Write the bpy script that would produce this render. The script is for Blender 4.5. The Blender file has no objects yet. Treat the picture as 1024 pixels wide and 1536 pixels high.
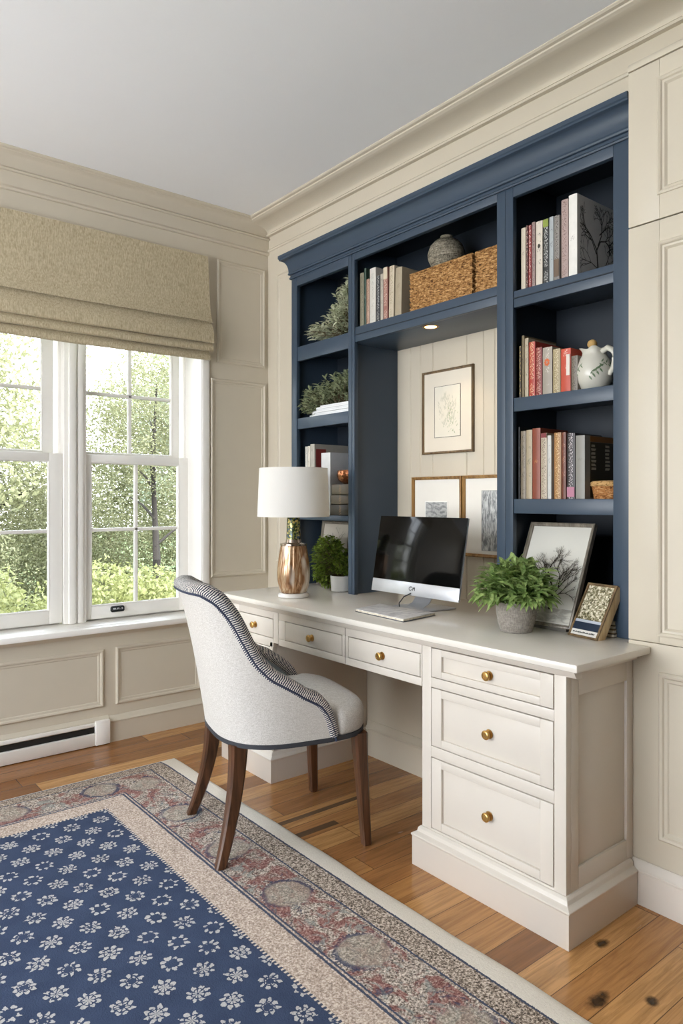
import bpy, bmesh, math, random
from mathutils import Vector, Matrix
R = math.radians
SC = bpy.context.scene
COL = SC.collection
rnd = random.Random(7)

# ------------------------------------------------------------------ helpers
class MB:
    """collects geometry for ONE mesh object"""
    def __init__(s): s.v = []; s.f = []; s.uv = {}; s.mi = {}
    def add(s, vs, fs, mi=0):
        o = len(s.v); s.v += [tuple(p) for p in vs]
        for f in fs:
            if mi: s.mi[len(s.f)] = mi
            s.f.append(tuple(i + o for i in f))
        return s
    def box(s, x0, x1, y0, y1, z0, z1, mi=0):
        vs = [(x, y, z) for x in (x0, x1) for y in (y0, y1) for z in (z0, z1)]
        return s.add(vs, [(0,1,3,2),(4,6,7,5),(0,4,5,1),(2,3,7,6),(0,2,6,4),(1,5,7,3)], mi)
    def obox(s, O, U, V, N, u0, u1, v0, v1, n0, n1, mi=0):
        O, U, V, N = map(Vector, (O, U, V, N))
        vs = [O + U*a + V*b + N*c for a in (u0, u1) for b in (v0, v1) for c in (n0, n1)]
        return s.add(vs, [(0,1,3,2),(4,6,7,5),(0,4,5,1),(2,3,7,6),(0,2,6,4),(1,5,7,3)], mi)
    def loops(s, loops, cap0=False, cap1=False, close=True, mi=0, uv=None):
        n = len(loops[0]); o = len(s.v)
        for l in loops: s.v += [tuple(p) for p in l]
        m = n if close else n - 1
        for i in range(len(loops) - 1):
            for j in range(m):
                k = (j + 1) % n
                if mi: s.mi[len(s.f)] = mi
                if uv: s.uv[len(s.f)] = [uv(i, j), uv(i, j + 1), uv(i + 1, j + 1), uv(i + 1, j)]
                s.f.append((o+i*n+j, o+i*n+k, o+(i+1)*n+k, o+(i+1)*n+j))
        if cap0: s.f.append(tuple(o + j for j in range(n)))
        if cap1: s.f.append(tuple(o + (len(loops)-1)*n + j for j in reversed(range(n))))
        return s
    def prism(s, poly, axis, a, b):
        """poly: 2D points in the two other axes (cyclic order kept), extruded along axis a..b"""
        def p(q, t):
            if axis == 'x': return (t, q[0], q[1])
            if axis == 'y': return (q[0], t, q[1])
            return (q[0], q[1], t)
        return s.loops([[p(q, a) for q in poly], [p(q, b) for q in poly]], True, True)
    def frame(s, O, U, V, N, u0, u1, v0, v1, prof, cap=True):
        """mitred rectangular frame: prof = [(inset, height)]"""
        O, U, V, N = map(Vector, (O, U, V, N)); L = []
        for ins, h in prof:
            L.append([O + U*a + V*b + N*h for a, b in ((u0+ins, v0+ins), (u1-ins, v0+ins), (u1-ins, v1-ins), (u0+ins, v1-ins))])
        return s.loops(L, False, cap)
    def lathe(s, cx, cy, prof, n=32, cap0=True, cap1=True, rib=None):
        L = []
        for r, z in prof:
            ring = []
            for k in range(n):
                a = 2*math.pi*k/n
                rr = r * (rib(a, z) if rib else 1)
                ring.append((cx + rr*math.cos(a), cy + rr*math.sin(a), z))
            L.append(ring)
        return s.loops(L, cap0, cap1)
    def tube(s, pts, rad, n=8):
        pts = [Vector(p) for p in pts]; L = []
        if not isinstance(rad, (list, tuple)): rad = [rad]*len(pts)
        up = Vector((0, 0, 1))
        for i, p in enumerate(pts):
            t = (pts[min(i+1, len(pts)-1)] - pts[max(i-1, 0)]).normalized()
            a = t.cross(up)
            if a.length < 1e-3: a = t.cross(Vector((1, 0, 0)))
            a.normalize(); b = t.cross(a)
            L.append([p + (a*math.cos(2*math.pi*k/n) + b*math.sin(2*math.pi*k/n))*rad[i] for k in range(n)])
        return s.loops(L, True, True)
    def sphere(s, c, r, n=16, m=10, sc=(1, 1, 1)):
        L = []
        for i in range(1, m):
            t = math.pi*i/m
            L.append([(c[0]+r*sc[0]*math.sin(t)*math.cos(2*math.pi*k/n), c[1]+r*sc[1]*math.sin(t)*math.sin(2*math.pi*k/n), c[2]-r*sc[2]*math.cos(t)) for k in range(n)])
        return s.loops(L, True, True)
    def leaf(s, base, d, nrm, ln, w, bend=.25):
        """a curved leaf blade, 3 segments, folded along its midrib"""
        d = d.normalized(); sd = d.cross(nrm)
        if sd.length < 1e-4: sd = d.cross(Vector((1, .3, .2)))
        sd.normalize(); n = sd.cross(d)
        P = []
        for t, ww in ((0, .12), (.4, 1), (.75, .72), (1, .05)):
            c = base + d*(ln*t) - n*(bend*ln*t*t)
            P += [c - sd*(w*ww/2) + n*(w*.12*ww), c, c + sd*(w*ww/2) + n*(w*.12*ww)]
        fs = []
        for i in range(3):
            for j in range(2): fs.append((i*3+j, i*3+j+1, i*3+j+4, i*3+j+3))
        return s.add(P, fs)

def wloc(o):
    v = Vector((0, 0, 0))
    while o: v += o.location; o = o.parent
    return v

def part(name, mb, mat, parent=None, bevel=0, smooth=35, local=False, seg=2, keep=False):
    if parent is not None and not local:
        w = wloc(parent); vs = [(p[0]-w.x, p[1]-w.y, p[2]-w.z) for p in mb.v]
    else: vs = mb.v
    me = bpy.data.meshes.new(name); me.from_pydata(vs, [], mb.f)
    mats = mat if isinstance(mat, (list, tuple)) else [mat]
    for m in mats: me.materials.append(m)
    for k, i in mb.mi.items(): me.polygons[k].material_index = i
    if mb.uv:
        ul = me.uv_layers.new(name='uv')
        for k, q in mb.uv.items():
            for li, c in zip(me.polygons[k].loop_indices, q): ul.data[li].uv = c
    if not keep:
        bm = bmesh.new(); bm.from_mesh(me)
        bmesh.ops.recalc_face_normals(bm, faces=bm.faces)
        if bevel:
            es = [e for e in bm.edges if len(e.link_faces) == 2 and e.calc_face_angle(0) > R(28)]
            bmesh.ops.bevel(bm, geom=es, offset=bevel, segments=seg, profile=.5, affect='EDGES', clamp_overlap=True)
        bm.to_mesh(me); bm.free()
    if smooth:
        me.shade_smooth(); me.set_sharp_from_angle(angle=R(smooth))
    o = bpy.data.objects.new(name, me); COL.objects.link(o)
    if parent is not None: o.parent = parent
    return o

def thing(name, label, cat, loc=(0, 0, 0), group=None, rz=0):
    o = bpy.data.objects.new(name, None); COL.objects.link(o)
    o.location = loc; o.rotation_euler = (0, 0, rz); o.empty_display_size = .05
    o['label'] = label; o['category'] = cat
    if group: o['group'] = group
    return o
def tag(o, label, cat, group=None, kind=None):
    o['label'] = label; o['category'] = cat
    if group: o['group'] = group
    if kind: o['kind'] = kind
    return o
def struct(name, mb, mat, parent=None, label=None, **k):
    o = part(name, mb, mat, parent, **k)
    if parent is None: o['kind'] = 'structure'
    if label: o['label'] = label
    return o

# ------------------------------------------------------------------ materials
def lin(h):
    if isinstance(h, str):
        h = [int(h[i:i+2], 16)/255 for i in (0, 2, 4)]
        return tuple(c/12.92 if c <= .04045 else ((c+.055)/1.055)**2.4 for c in h) + (1,)
    return tuple(h)[:3] + (1,)

class NT:
    def __init__(s, name):
        s.m = bpy.data.materials.new(name); s.m.use_nodes = True
        s.t = s.m.node_tree; s.t.nodes.clear()
        s.out = s.n('ShaderNodeOutputMaterial')
    def n(s, typ, **kw):
        nd = s.t.nodes.new(typ)
        for k, v in kw.items(): setattr(nd, k, v)
        return nd
    def l(s, a, b): s.t.links.new(a, b)
    def val(s, nd, i, v):
        if hasattr(v, 'is_output'): s.l(v, nd.inputs[i])
        elif v is not None: nd.inputs[i].default_value = v
    def math(s, op, a, b=None, c=None, clamp=False):
        nd = s.n('ShaderNodeMath', operation=op, use_clamp=clamp)
        s.val(nd, 0, a); s.val(nd, 1, b); s.val(nd, 2, c)
        return nd.outputs[0]
    def mix(s, f, a, b):
        nd = s.n('ShaderNodeMix', data_type='RGBA')
        s.val(nd, 0, f); s.val(nd, 6, a); s.val(nd, 7, b)
        return nd.outputs[2]
    def coord(s, which='Object', scale=None, rot=None):
        c = s.n('ShaderNodeTexCoord').outputs[which]
        if scale or rot:
            mp = s.n('ShaderNodeMapping'); s.l(c, mp.inputs[0])
            if scale: mp.inputs['Scale'].default_value = scale
            if rot: mp.inputs['Rotation'].default_value = rot
            c = mp.outputs[0]
        return c
    def noise(s, vec, scale, detail=2, rough=.5, dist=0):
        nd = s.n('ShaderNodeTexNoise'); s.l(vec, nd.inputs['Vector'])
        nd.inputs['Scale'].default_value = scale; nd.inputs['Detail'].default_value = detail
        nd.inputs['Roughness'].default_value = rough; nd.inputs['Distortion'].default_value = dist
        return nd.outputs['Fac']
    def ramp(s, f, stops, interp='LINEAR'):
        nd = s.n('ShaderNodeValToRGB'); s.l(f, nd.inputs[0]); e = nd.color_ramp.elements
        nd.color_ramp.interpolation = interp
        while len(e) > 1: e.remove(e[-1])
        e[0].position, e[0].color = stops[0][0], lin(stops[0][1])
        for p, c in stops[1:]:
            q = e.new(p); q.color = lin(c)
        return nd.outputs[0]
    def range(s, v, a, b, c=0., d=1.):
        nd = s.n('ShaderNodeMapRange'); s.val(nd, 0, v)
        for i, x in enumerate((a, b, c, d)): nd.inputs[i+1].default_value = x
        return nd.outputs[0]
    def bump(s, h, strength=.3, dist=.002):
        nd = s.n('ShaderNodeBump'); s.l(h, nd.inputs['Height'])
        nd.inputs['Strength'].default_value = strength; nd.inputs['Distance'].default_value = dist
        return nd.outputs[0]
    def bsdf(s, color, rough=.5, metal=0, normal=None, spec=None, **kw):
        nd = s.n('ShaderNodeBsdfPrincipled')
        s.val(nd, 'Base Color', color if hasattr(color, 'is_output') else lin(color))
        s.val(nd, 'Roughness', rough); s.val(nd, 'Metallic', metal)
        if normal is not None: s.l(normal, nd.inputs['Normal'])
        if spec is not None: nd.inputs['Specular IOR Level'].default_value = spec
        for k, v in kw.items(): s.val(nd, k, v)
        s.l(nd.outputs[0], s.out.inputs[0]); return nd

_cache = {}
def paint(name, color, rough=.45, var=.03, bump=.05, spec=.4):
    if name in _cache: return _cache[name]
    t = NT(name); c = t.coord()
    n = t.noise(c, 9, 3)
    cl = lin(color); dk = tuple(x*(1-var*2) for x in cl[:3]) + (1,)
    col = t.mix(n, dk, cl)
    t.bsdf(col, rough, normal=t.bump(t.noise(c, 260, 2), bump, .001), spec=spec)
    _cache[name] = t.m; return t.m
def plain(name, color, rough=.5, metal=0, spec=None, **kw):
    if name in _cache: return _cache[name]
    t = NT(name); c = t.coord(); cl = lin(color)
    col = t.mix(t.noise(c, 30, 2), tuple(x*.92 for x in cl[:3]) + (1,), cl)
    t.bsdf(col, rough, metal, spec=spec, **kw); _cache[name] = t.m; return t.m
def emit(name, color, st):
    t = NT(name); e = t.n('ShaderNodeEmission'); e.inputs[0].default_value = lin(color); e.inputs[1].default_value = st
    t.l(e.outputs[0], t.out.inputs[0]); return t.m

CREAM = paint('cream_paint', 'CBC2B0', .42)
TAUPE = paint('taupe_paint', '62584C', .6)
DESKP = paint('desk_cream_paint', 'D3CBC0', .36)
COUNT = paint('worktop_paint', 'E0DAD0', .2, spec=.5)
CEIL = paint('ceiling_paint', 'ECEEF1', .8, var=.01)
WHITE = paint('white_trim_paint', 'F1EEE8', .35)
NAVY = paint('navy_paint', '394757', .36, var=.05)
NAVY_SHADE = paint('navy_shaded_copy', '1F2731', .5, var=.05)  # the same navy darkened, putting the shade of the bays into the colour
BRASS = plain('aged_brass', 'D0A765', .3, .9)
BLACKG = plain('black_gap', '15130F', .7)
ALU = plain('brushed_aluminium', 'C9CBD0', .32, .55)
BLACK = plain('black_rubber', '101112', .5)

def m_floor():
    t = NT('oak_plank_floor'); c = t.coord()
    sp = t.n('ShaderNodeSeparateXYZ'); t.l(c, sp.inputs[0]); X, Y = sp.outputs[0], sp.outputs[1]
    w = .103
    row = t.math('FLOOR', t.math('DIVIDE', t.math('ADD', Y, 20*w-.003), w))
    wn = t.n('ShaderNodeTexWhiteNoise', noise_dimensions='1D'); t.l(row, wn.inputs['W'])
    L = 1.1
    xs = t.math('DIVIDE', t.math('ADD', X, t.math('MULTIPLY', wn.outputs[0], 7.0)), L)
    cellx = t.math('FLOOR', xs)
    cid = t.n('ShaderNodeCombineXYZ'); t.l(row, cid.inputs[0]); t.l(cellx, cid.inputs[1])
    wc = t.n('ShaderNodeTexWhiteNoise', noise_dimensions='3D'); t.l(cid.outputs[0], wc.inputs['Vector'])
    fy = t.math('FRACT', t.math('DIVIDE', t.math('ADD', Y, 20*w-.003), w)); fx = t.math('FRACT', xs)
    ey = t.math('MINIMUM', fy, t.math('SUBTRACT', 1., fy)); ex = t.math('MINIMUM', fx, t.math('SUBTRACT', 1., fx))
    gap = t.math('MAXIMUM', t.math('LESS_THAN', ey, .011), t.math('LESS_THAN', ex, .0012))
    # grain, each plank offset
    off = t.n('ShaderNodeVectorMath', operation='ADD'); t.l(c, off.inputs[0]); t.l(wc.outputs['Color'], off.inputs[1])
    mp = t.n('ShaderNodeMapping'); t.l(off.outputs[0], mp.inputs[0]); mp.inputs['Scale'].default_value = (2.2, 26, 1)
    g1 = t.noise(mp.outputs[0], 1.6, 5, .62, 1.2)
    mp2 = t.n('ShaderNodeMapping'); t.l(off.outputs[0], mp2.inputs[0]); mp2.inputs['Scale'].default_value = (6, 180, 1)
    g2 = t.noise(mp2.outputs[0], 1., 3)
    base = t.ramp(wc.outputs['Value'], [(0, '82552F'), (.3, 'A27043'), (.6, 'BA8650'), (1, 'CD9C64')])
    col = t.mix(t.range(g1, .38, .72), base, t.mix(.5, base, lin('553217')))
    col = t.mix(t.math('MULTIPLY', t.range(g2, .5, .75), .35), col, lin('5A381D'))
    # knots and two dark inlaid strips
    m = None
    wob = t.noise(c, 38, 3)
    for kx, ky, rx, ry in ((1.785, 1.067, .028, .017), (1.574, .952, .05, .021), (1.674, .868, .02, .018), (.55, 3.25, .02, .012), (1.2, -.2, .03, .02)):
        dx = t.math('DIVIDE', t.math('SUBTRACT', X, kx), rx); dy = t.math('DIVIDE', t.math('SUBTRACT', Y, ky), ry)
        d = t.math('ADD', t.math('ADD', t.math('MULTIPLY', dx, dx), t.math('MULTIPLY', dy, dy)), t.math('MULTIPLY', wob, 1.6))
        k = t.range(d, 1.0, 1.9, 1., 0.)
        m = k if m is None else t.math('MAXIMUM', m, k)
    col = t.mix(t.math('MULTIPLY', m, .92), col, lin('20140C'))
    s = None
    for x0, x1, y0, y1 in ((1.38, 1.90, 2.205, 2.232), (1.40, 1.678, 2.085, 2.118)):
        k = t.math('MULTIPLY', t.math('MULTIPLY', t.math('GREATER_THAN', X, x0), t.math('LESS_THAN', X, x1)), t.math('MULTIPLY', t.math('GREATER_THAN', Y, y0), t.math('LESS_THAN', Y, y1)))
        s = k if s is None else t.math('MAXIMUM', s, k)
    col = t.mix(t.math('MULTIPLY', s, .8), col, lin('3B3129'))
    col = t.mix(t.math('MULTIPLY', gap, .75), col, lin('2A1A0E'))
    h = t.math('SUBTRACT', t.math('MULTIPLY', g2, .25), gap)
    t.bsdf(col, t.range(g1, .3, .8, .15, .3), normal=t.bump(h, .25, .001), spec=.5)
    return t.m
FLOOR = m_floor()

RX1, RY1 = 1.49, 3.09        # rug outer corner
def m_rug():
    t = NT('woven_rug'); c = t.coord()
    sp = t.n('ShaderNodeSeparateXYZ'); t.l(c, sp.inputs[0]); X, Y = sp.outputs[0], sp.outputs[1]
    dx = t.math('SUBTRACT', RX1, X)
    dyr = t.math('SUBTRACT', RY1, Y)
    # across the far edge the border is a little narrower than along the long edge
    dy = t.math('MULTIPLY', t.math('ADD', dyr, .055), 1.12)
    # scalloped guard lines: nudge the distance with fine noise
    fz = t.noise(c, 260, 2); fz2 = t.noise(c, 165, 4, .7)
    d = t.math('ADD', t.math('MINIMUM', dx, dy), t.math('MULTIPLY', t.math('SUBTRACT', fz, .5), .008))
    far = t.math('LESS_THAN', dy, dx)
    along = t.math('ADD', t.math('MULTIPLY', far, X), t.math('MULTIPLY', t.math('SUBTRACT', 1., far), Y))
    speck = t.ramp(fz2, [(.38, '4A423E'), (.5, 'A3968B'), (.62, 'E0D5C9')])
    beige = t.ramp(fz2, [(.34, '857469'), (.5, 'BBA99B'), (.64, 'E0D4C8')])
    guard = t.ramp(fz2, [(.38, '3F3934'), (.5, '98897C'), (.62, 'DCCFC1')])
    # main border: floral drifts
    n1 = t.noise(c, 11, 5, .65, 1.2); n2 = t.noise(c, 14, 4, .6, 1.5); n3 = t.noise(c, 22, 4, .65, 1)
    main = t.mix(t.math('MULTIPLY', t.range(n1, .48, .56), .8), speck, t.ramp(fz2, [(.36, '6A403E'), (.56, '8F5A55'), (.7, 'BB9C94')]))
    main = t.mix(t.math('MULTIPLY', t.range(n2, .56, .63), .75), main, t.ramp(fz2, [(.36, '6E7472'), (.6, '9EA19B')]))
    main = t.mix(t.math('MULTIPLY', t.range(n3, .6, .66), .7), main, lin('38425A'))
    # medallions
    P = .36; mc = 1.245
    ay = t.math('SUBTRACT', t.math('FRACT', t.math('DIVIDE', t.math('SUBTRACT', along, 1.443-P/2), P)), .5)
    ay = t.math('MULTIPLY', ay, P)
    ad = t.math('SUBTRACT', d, RX1-mc)
    rr = t.math('SQRT', t.math('ADD', t.math('MULTIPLY', ay, ay), t.math('MULTIPLY', ad, ad)))
    rr = t.math('ADD', t.math('ADD', rr, t.math('MULTIPLY', t.math('SUBTRACT', fz2, .5), .03)), t.math('MULTIPLY', t.math('SUBTRACT', n2, .5), .04))
    inside = t.math('LESS_THAN', rr, .07)
    ring = t.math('MULTIPLY', t.math('GREATER_THAN', rr, .066), t.math('LESS_THAN', rr, .08))
    main = t.mix(t.math('MULTIPLY', inside, .7), main, t.ramp(fz2, [(.34, '7A746C'), (.52, 'A79D90'), (.68, 'CFC4B5')]))
    main = t.mix(t.math('MULTIPLY', ring, t.range(t.noise(c, 5, 2), .42, .56, .15, .8)), main, lin('37425C'))
    # field of staggered flowers
    fxp, fyp = .108, .145
    u = t.math('DIVIDE', t.math('SUBTRACT', X, .93), fxp); v = t.math('DIVIDE', t.math('SUBTRACT', Y, 2.588), fyp)
    masks = None
    wob = t.noise(c, 85, 3); wob2 = t.noise(c, 48, 3)
    for o in (0, .5):
        uu = t.math('ADD', u, .5+o); vv = t.math('ADD', v, .5+o)
        cu = t.math('FLOOR', uu); cv = t.math('FLOOR', vv)
        pu = t.math('MULTIPLY', t.math('SUBTRACT', t.math('FRACT', uu), .5), fxp)
        pv = t.math('MULTIPLY', t.math('SUBTRACT', t.math('FRACT', vv), .5), fyp)
        cid = t.n('ShaderNodeCombineXYZ'); t.l(cu, cid.inputs[0]); t.l(cv, cid.inputs[1]); cid.inputs[2].default_value = o
        wn = t.n('ShaderNodeTexWhiteNoise', noise_dimensions='3D'); t.l(cid.outputs[0], wn.inputs['Vector'])
        r = t.math('SQRT', t.math('ADD', t.math('MULTIPLY', pu, pu), t.math('MULTIPLY', pv, pv)))
        mx = t.math('MAXIMUM', t.math('ABSOLUTE', pu), t.math('ABSOLUTE', pv))
        r = t.math('ADD', t.math('MULTIPLY', r, .65), t.math('MULTIPLY', mx, .40))
        r = t.math('ADD', r, t.math('MULTIPLY', t.math('SUBTRACT', wob, .5), .022))
        a = t.math('ADD', t.math('ARCTAN2', pv, pu), t.math('MULTIPLY', t.math('SUBTRACT', wob2, .5), .9))
        pet = t.math('COSINE', t.math('MULTIPLY', a, 8.))
        sq = t.math('COSINE', t.math('MULTIPLY', a, 4.))
        rout = t.math('ADD', t.math('ADD', .0268, t.math('MULTIPLY', pet, .0035)), t.math('MULTIPLY', sq, t.math('MULTIPLY', wn.outputs['Value'], .002)))
        sep = t.n('ShaderNodeSeparateColor'); t.l(wn.outputs['Color'], sep.inputs[0])
        rin = t.math('SUBTRACT', t.math('MULTIPLY', sep.outputs[1], .026), .006)
        m1 = t.math('MULTIPLY', t.math('LESS_THAN', r, rout), t.math('GREATER_THAN', r, rin))
        m1 = t.math('MULTIPLY', m1, t.math('GREATER_THAN', pet, t.math('SUBTRACT', t.math('MULTIPLY', sep.outputs[2], .55), .80)))
        m1 = t.math('MULTIPLY', m1, t.math('GREATER_THAN', t.math('ABSOLUTE', t.math('SUBTRACT', r, .0165)), .0018))
        masks = m1 if masks is None else t.math('MAXIMUM', masks, m1)
    navy = t.mix(t.noise(c, 14, 3), lin('323C52'), lin('434F69'))
    field = t.mix(t.math('MULTIPLY', masks, t.range(fz, .25, .5, .6, 1.)), navy, lin('B9B6B4'))
    # assemble by distance from the edge
    def gt(x): return t.math('GREATER_THAN', d, x)
    dash = t.math('GREATER_THAN', t.math('FRACT', t.math('MULTIPLY', along, 70.)), .45)
    white = t.mix(fz2, lin('CFC7BA'), lin('EAE4D9'))
    col = white
    NV = lin('4A5062')
    for x, cc in ((.068, NV), (.075, guard), (.148, NV), (.154, speck), (.163, main), (.335, NV), (.341, beige), (.347, NV), (.355, beige), (.452, t.mix(dash, lin('D0C4B6'), NV)), (.461, field)):
        col = t.mix(gt(x), col, cc)
    h = t.math('ADD', fz, t.math('MULTIPLY', masks, .3))
    t.bsdf(col, .95, normal=t.bump(h, .55, .003), spec=.1)
    return t.m
RUG = m_rug()

def weave(name, c1, c2, sx, sy, sz, rough=.9, bs=.5):
    t = NT(name); c = t.coord()
    mp = t.n('ShaderNodeMapping'); t.l(c, mp.inputs[0]); mp.inputs['Scale'].default_value = (sx, sy, sz)
    n = t.noise(mp.outputs[0], 1, 3, .6)
    mp2 = t.n('ShaderNodeMapping'); t.l(c, mp2.inputs[0]); mp2.inputs['Scale'].default_value = (sx*.25, sy*.25, sz*3)
    n2 = t.noise(mp2.outputs[0], 1, 2)
    f = t.math('ADD', t.math('MULTIPLY', n, .65), t.math('MULTIPLY', n2, .35))
    col = t.ramp(f, [(.36, c1), (.62, c2)])
    t.bsdf(col, rough, normal=t.bump(f, bs, .002), spec=.15, **{'Sheen Weight': .15}); return t.m
BLINDM = weave('oatmeal_linen', 'A09174', 'CBBFA2', 560, 560, 26)
CHAIRF = weave('pale_linen_upholstery', 'B5AFA7', 'D8D4CE', 330, 330, 330, bs=.35)
CHAIRI = weave('blue_grey_upholstery', '7E878D', 'A2A9AC', 330, 330, 330, bs=.35)
CONC = weave('grey_woven_pot', '756E68', '9A938B', 260, 260, 90, bs=.4)

def m_braid():
    t = NT('navy_and_white_braid'); uv = t.n('ShaderNodeUVMap').outputs[0]
    sp = t.n('ShaderNodeSeparateXYZ'); t.l(uv, sp.inputs[0]); u, v = sp.outputs[0], sp.outputs[1]
    zig = t.math('ABSOLUTE', t.math('SUBTRACT', t.math('FRACT', t.math('MULTIPLY', v, 4.)), .5))
    s = t.math('FRACT', t.math('ADD', t.math('MULTIPLY', u, 140.), t.math('MULTIPLY', zig, 1.1)))
    n = t.noise(t.coord(), 260, 2)
    m = t.math('GREATER_THAN', t.math('ADD', s, t.math('MULTIPLY', t.math('SUBTRACT', n, .5), .9)), .52)
    col = t.mix(m, t.mix(n, lin('20263A'), lin('3A4256')), t.mix(n, lin('B9B2A8'), lin('EFEBE4')))
    t.bsdf(col, .85, normal=t.bump(m, .7, .003), spec=.15); return t.m
BRAID = m_braid()

def m_wood(name, a, b, s=(60, 60, 5)):
    t = NT(name); c = t.coord(scale=s); n = t.noise(c, 1, 4, .6, .6)
    t.bsdf(t.ramp(n, [(.3, a), (.7, b)]), .32, normal=t.bump(n, .1, .001), spec=.4); return t.m
WALNUT = m_wood('dark_walnut', '35200F', '63402A')
FRAMEW = m_wood('dark_bronze_frame', '4A3A2A', '8A7353')
GOLDW = m_wood('antique_gold_frame', '6B4A26', 'AC8550')
GREYW = m_wood('weathered_grey_frame', '5E564C', '8D8578')

def m_basket(name, a, b, s=1.):
    t = NT(name); c = t.coord()
    mp = t.n('ShaderNodeMapping'); t.l(c, mp.inputs[0]); mp.inputs['Rotation'].default_value = (R(28), 0, 0); mp.inputs['Scale'].default_value = (60*s, 60*s, 210*s)
    n = t.noise(mp.outputs[0], 1, 3, .6, .4)
    n2 = t.noise(c, 120, 2)
    f = t.math('ADD', t.math('MULTIPLY', n, .75), t.math('MULTIPLY', n2, .25))
    t.bsdf(t.ramp(f, [(.36, a), (.5, b), (.66, 'CFA876')]), .8, normal=t.bump(f, .9, .006), spec=.15); return t.m
SEAG = m_basket('seagrass_weave', '4A3018', '9A7144')
COPPERW = m_basket('coppery_wicker', '4C2A14', 'A8703F', 1.4)

def m_leaf(name, a, b, tr=.3):
    t = NT(name); c = t.coord(); n = t.noise(c, 45, 2)
    col = t.ramp(n, [(.3, a), (.7, b)])
    d = t.n('ShaderNodeBsdfPrincipled'); t.l(col, d.inputs['Base Color']); d.inputs['Roughness'].default_value = .5; d.inputs['Specular IOR Level'].default_value = .3
    tl = t.n('ShaderNodeBsdfTranslucent'); t.l(col, tl.inputs[0])
    mx = t.n('ShaderNodeMixShader'); mx.inputs[0].default_value = tr
    t.l(d.outputs[0], mx.inputs[1]); t.l(tl.outputs[0], mx.inputs[2]); t.l(mx.outputs[0], t.out.inputs[0]); return t.m
LEAF = m_leaf('fresh_green_leaf', '5C7C3A', 'AFC47E')
LEAFO = m_leaf('olive_grey_leaf', 'A5AB8C', 'E4E7D0')
LEAFD = m_leaf('dark_sage_leaf', '6E7B5C', 'C6CEA8')
MOSS = m_leaf('mossy_green_leaf', '48601F', '94A845')
STEM = plain('woody_stem', '5C5038', .8)
SOIL = plain('potting_soil', '2A2019', .95)
PAPER = paint('art_paper', 'E9E5DC', .7)
PAGES = weave('page_edges', 'BDB29E', 'E6DECE', 20, 500, 20, bs=.1)
INK = plain('dark_ink', '3A3A34', .8)
INKG = plain('soft_grey_ink', '77766F', .8)
GLASS = None
def m_glass():
    t = NT('clear_window_glass')
    g = t.n('ShaderNodeBsdfGlossy'); g.inputs['Roughness'].default_value = .02
    tr = t.n('ShaderNodeBsdfTransparent')
    f = t.n('ShaderNodeFresnel'); f.inputs[0].default_value = 1.25
    m = t.n('ShaderNodeMixShader'); t.l(f.outputs[0], m.inputs[0]); t.l(tr.outputs[0], m.inputs[1]); t.l(g.outputs[0], m.inputs[2])
    t.l(m.outputs[0], t.out.inputs[0]); return t.m
GLASS = m_glass()

SKY, SUN, SIDE, EXPO = 11.0, 6.5, 20, -0.08
# ------------------------------------------------------------------ the room
CZ, WX, WY = 2.83, 2.295, 3.52          # ceiling height, desk wall, window wall
LX, NY = -2.3, -2.2                     # wall opposite the desk, wall behind the viewer
struct('floor', MB().box(LX-.1, 2.5, NY-.1, 3.7, -.08, 0), FLOOR)
struct('ceiling', MB().box(LX-.1, 2.6, NY-.1, 3.9, CZ, CZ+.1), CEIL)

OX0, OX1, OZ0, OZ1 = .53, 1.86, .588, 2.38     # window opening
m = MB()
m.box(LX-.1, OX0, WY, WY+.2, 0, CZ); m.box(OX1, 2.6, WY, WY+.2, 0, CZ)
m.box(OX0, OX1, WY, WY+.2, 0, OZ0-.03); m.box(OX0, OX1, WY, WY+.2, OZ1, CZ)
struct('wall_left', m, CREAM)
m = MB()
m.box(2.45, 2.6, NY-.1, 3.9, -.05, CZ+.05)                       # outer leaf
m.box(WX, 2.45, 3.012, WY, 0, CZ)                                # stub beside the window
m.box(WX, 2.45, NY, 3.012, 2.41, CZ)                             # above the bookcase
m.box(WX, 2.45, NY, 1.15, 0, 2.41)                               # beyond the cupboard
m.box(2.25, 2.45, 1.15, 3.012, 0, .75)                           # behind the kneehole
struct('wall_right', m, CREAM)
m = MB().box(LX-.15, 2.6, NY-.15, NY, 0, CZ)
struct('wall_rear', m, TAUPE)
m = MB(); a0, a1, b0, b1 = .1, 3.2, .45, 2.45
m.box(LX-.15, LX, NY, a0, 0, CZ); m.box(LX-.15, LX, a1, WY, 0, CZ); m.box(LX-.15, LX, a0, a1, 0, b0); m.box(LX-.15, LX, a0, a1, b1, CZ)
struct('wall_side', m, TAUPE)

# niche lining of tongue and groove boards behind the computer
m = MB(); edges = [1.60, 1.70, 1.80, 1.93, 1.99, 2.085, 2.29, 2.37, 2.435, 2.53, 2.56]
for y0, y1 in zip(edges, edges[1:]):
    m.prism([(2.42, y0), (2.42, y1), (2.402, y1), (2.398, y1-.004), (2.398, y0+.004), (2.402, y0)], 'z', .76, 1.96)
m.box(2.41, 2.45, 1.60, 2.56, .76, 1.96)
struct('wall_niche', m, CREAM)

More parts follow.
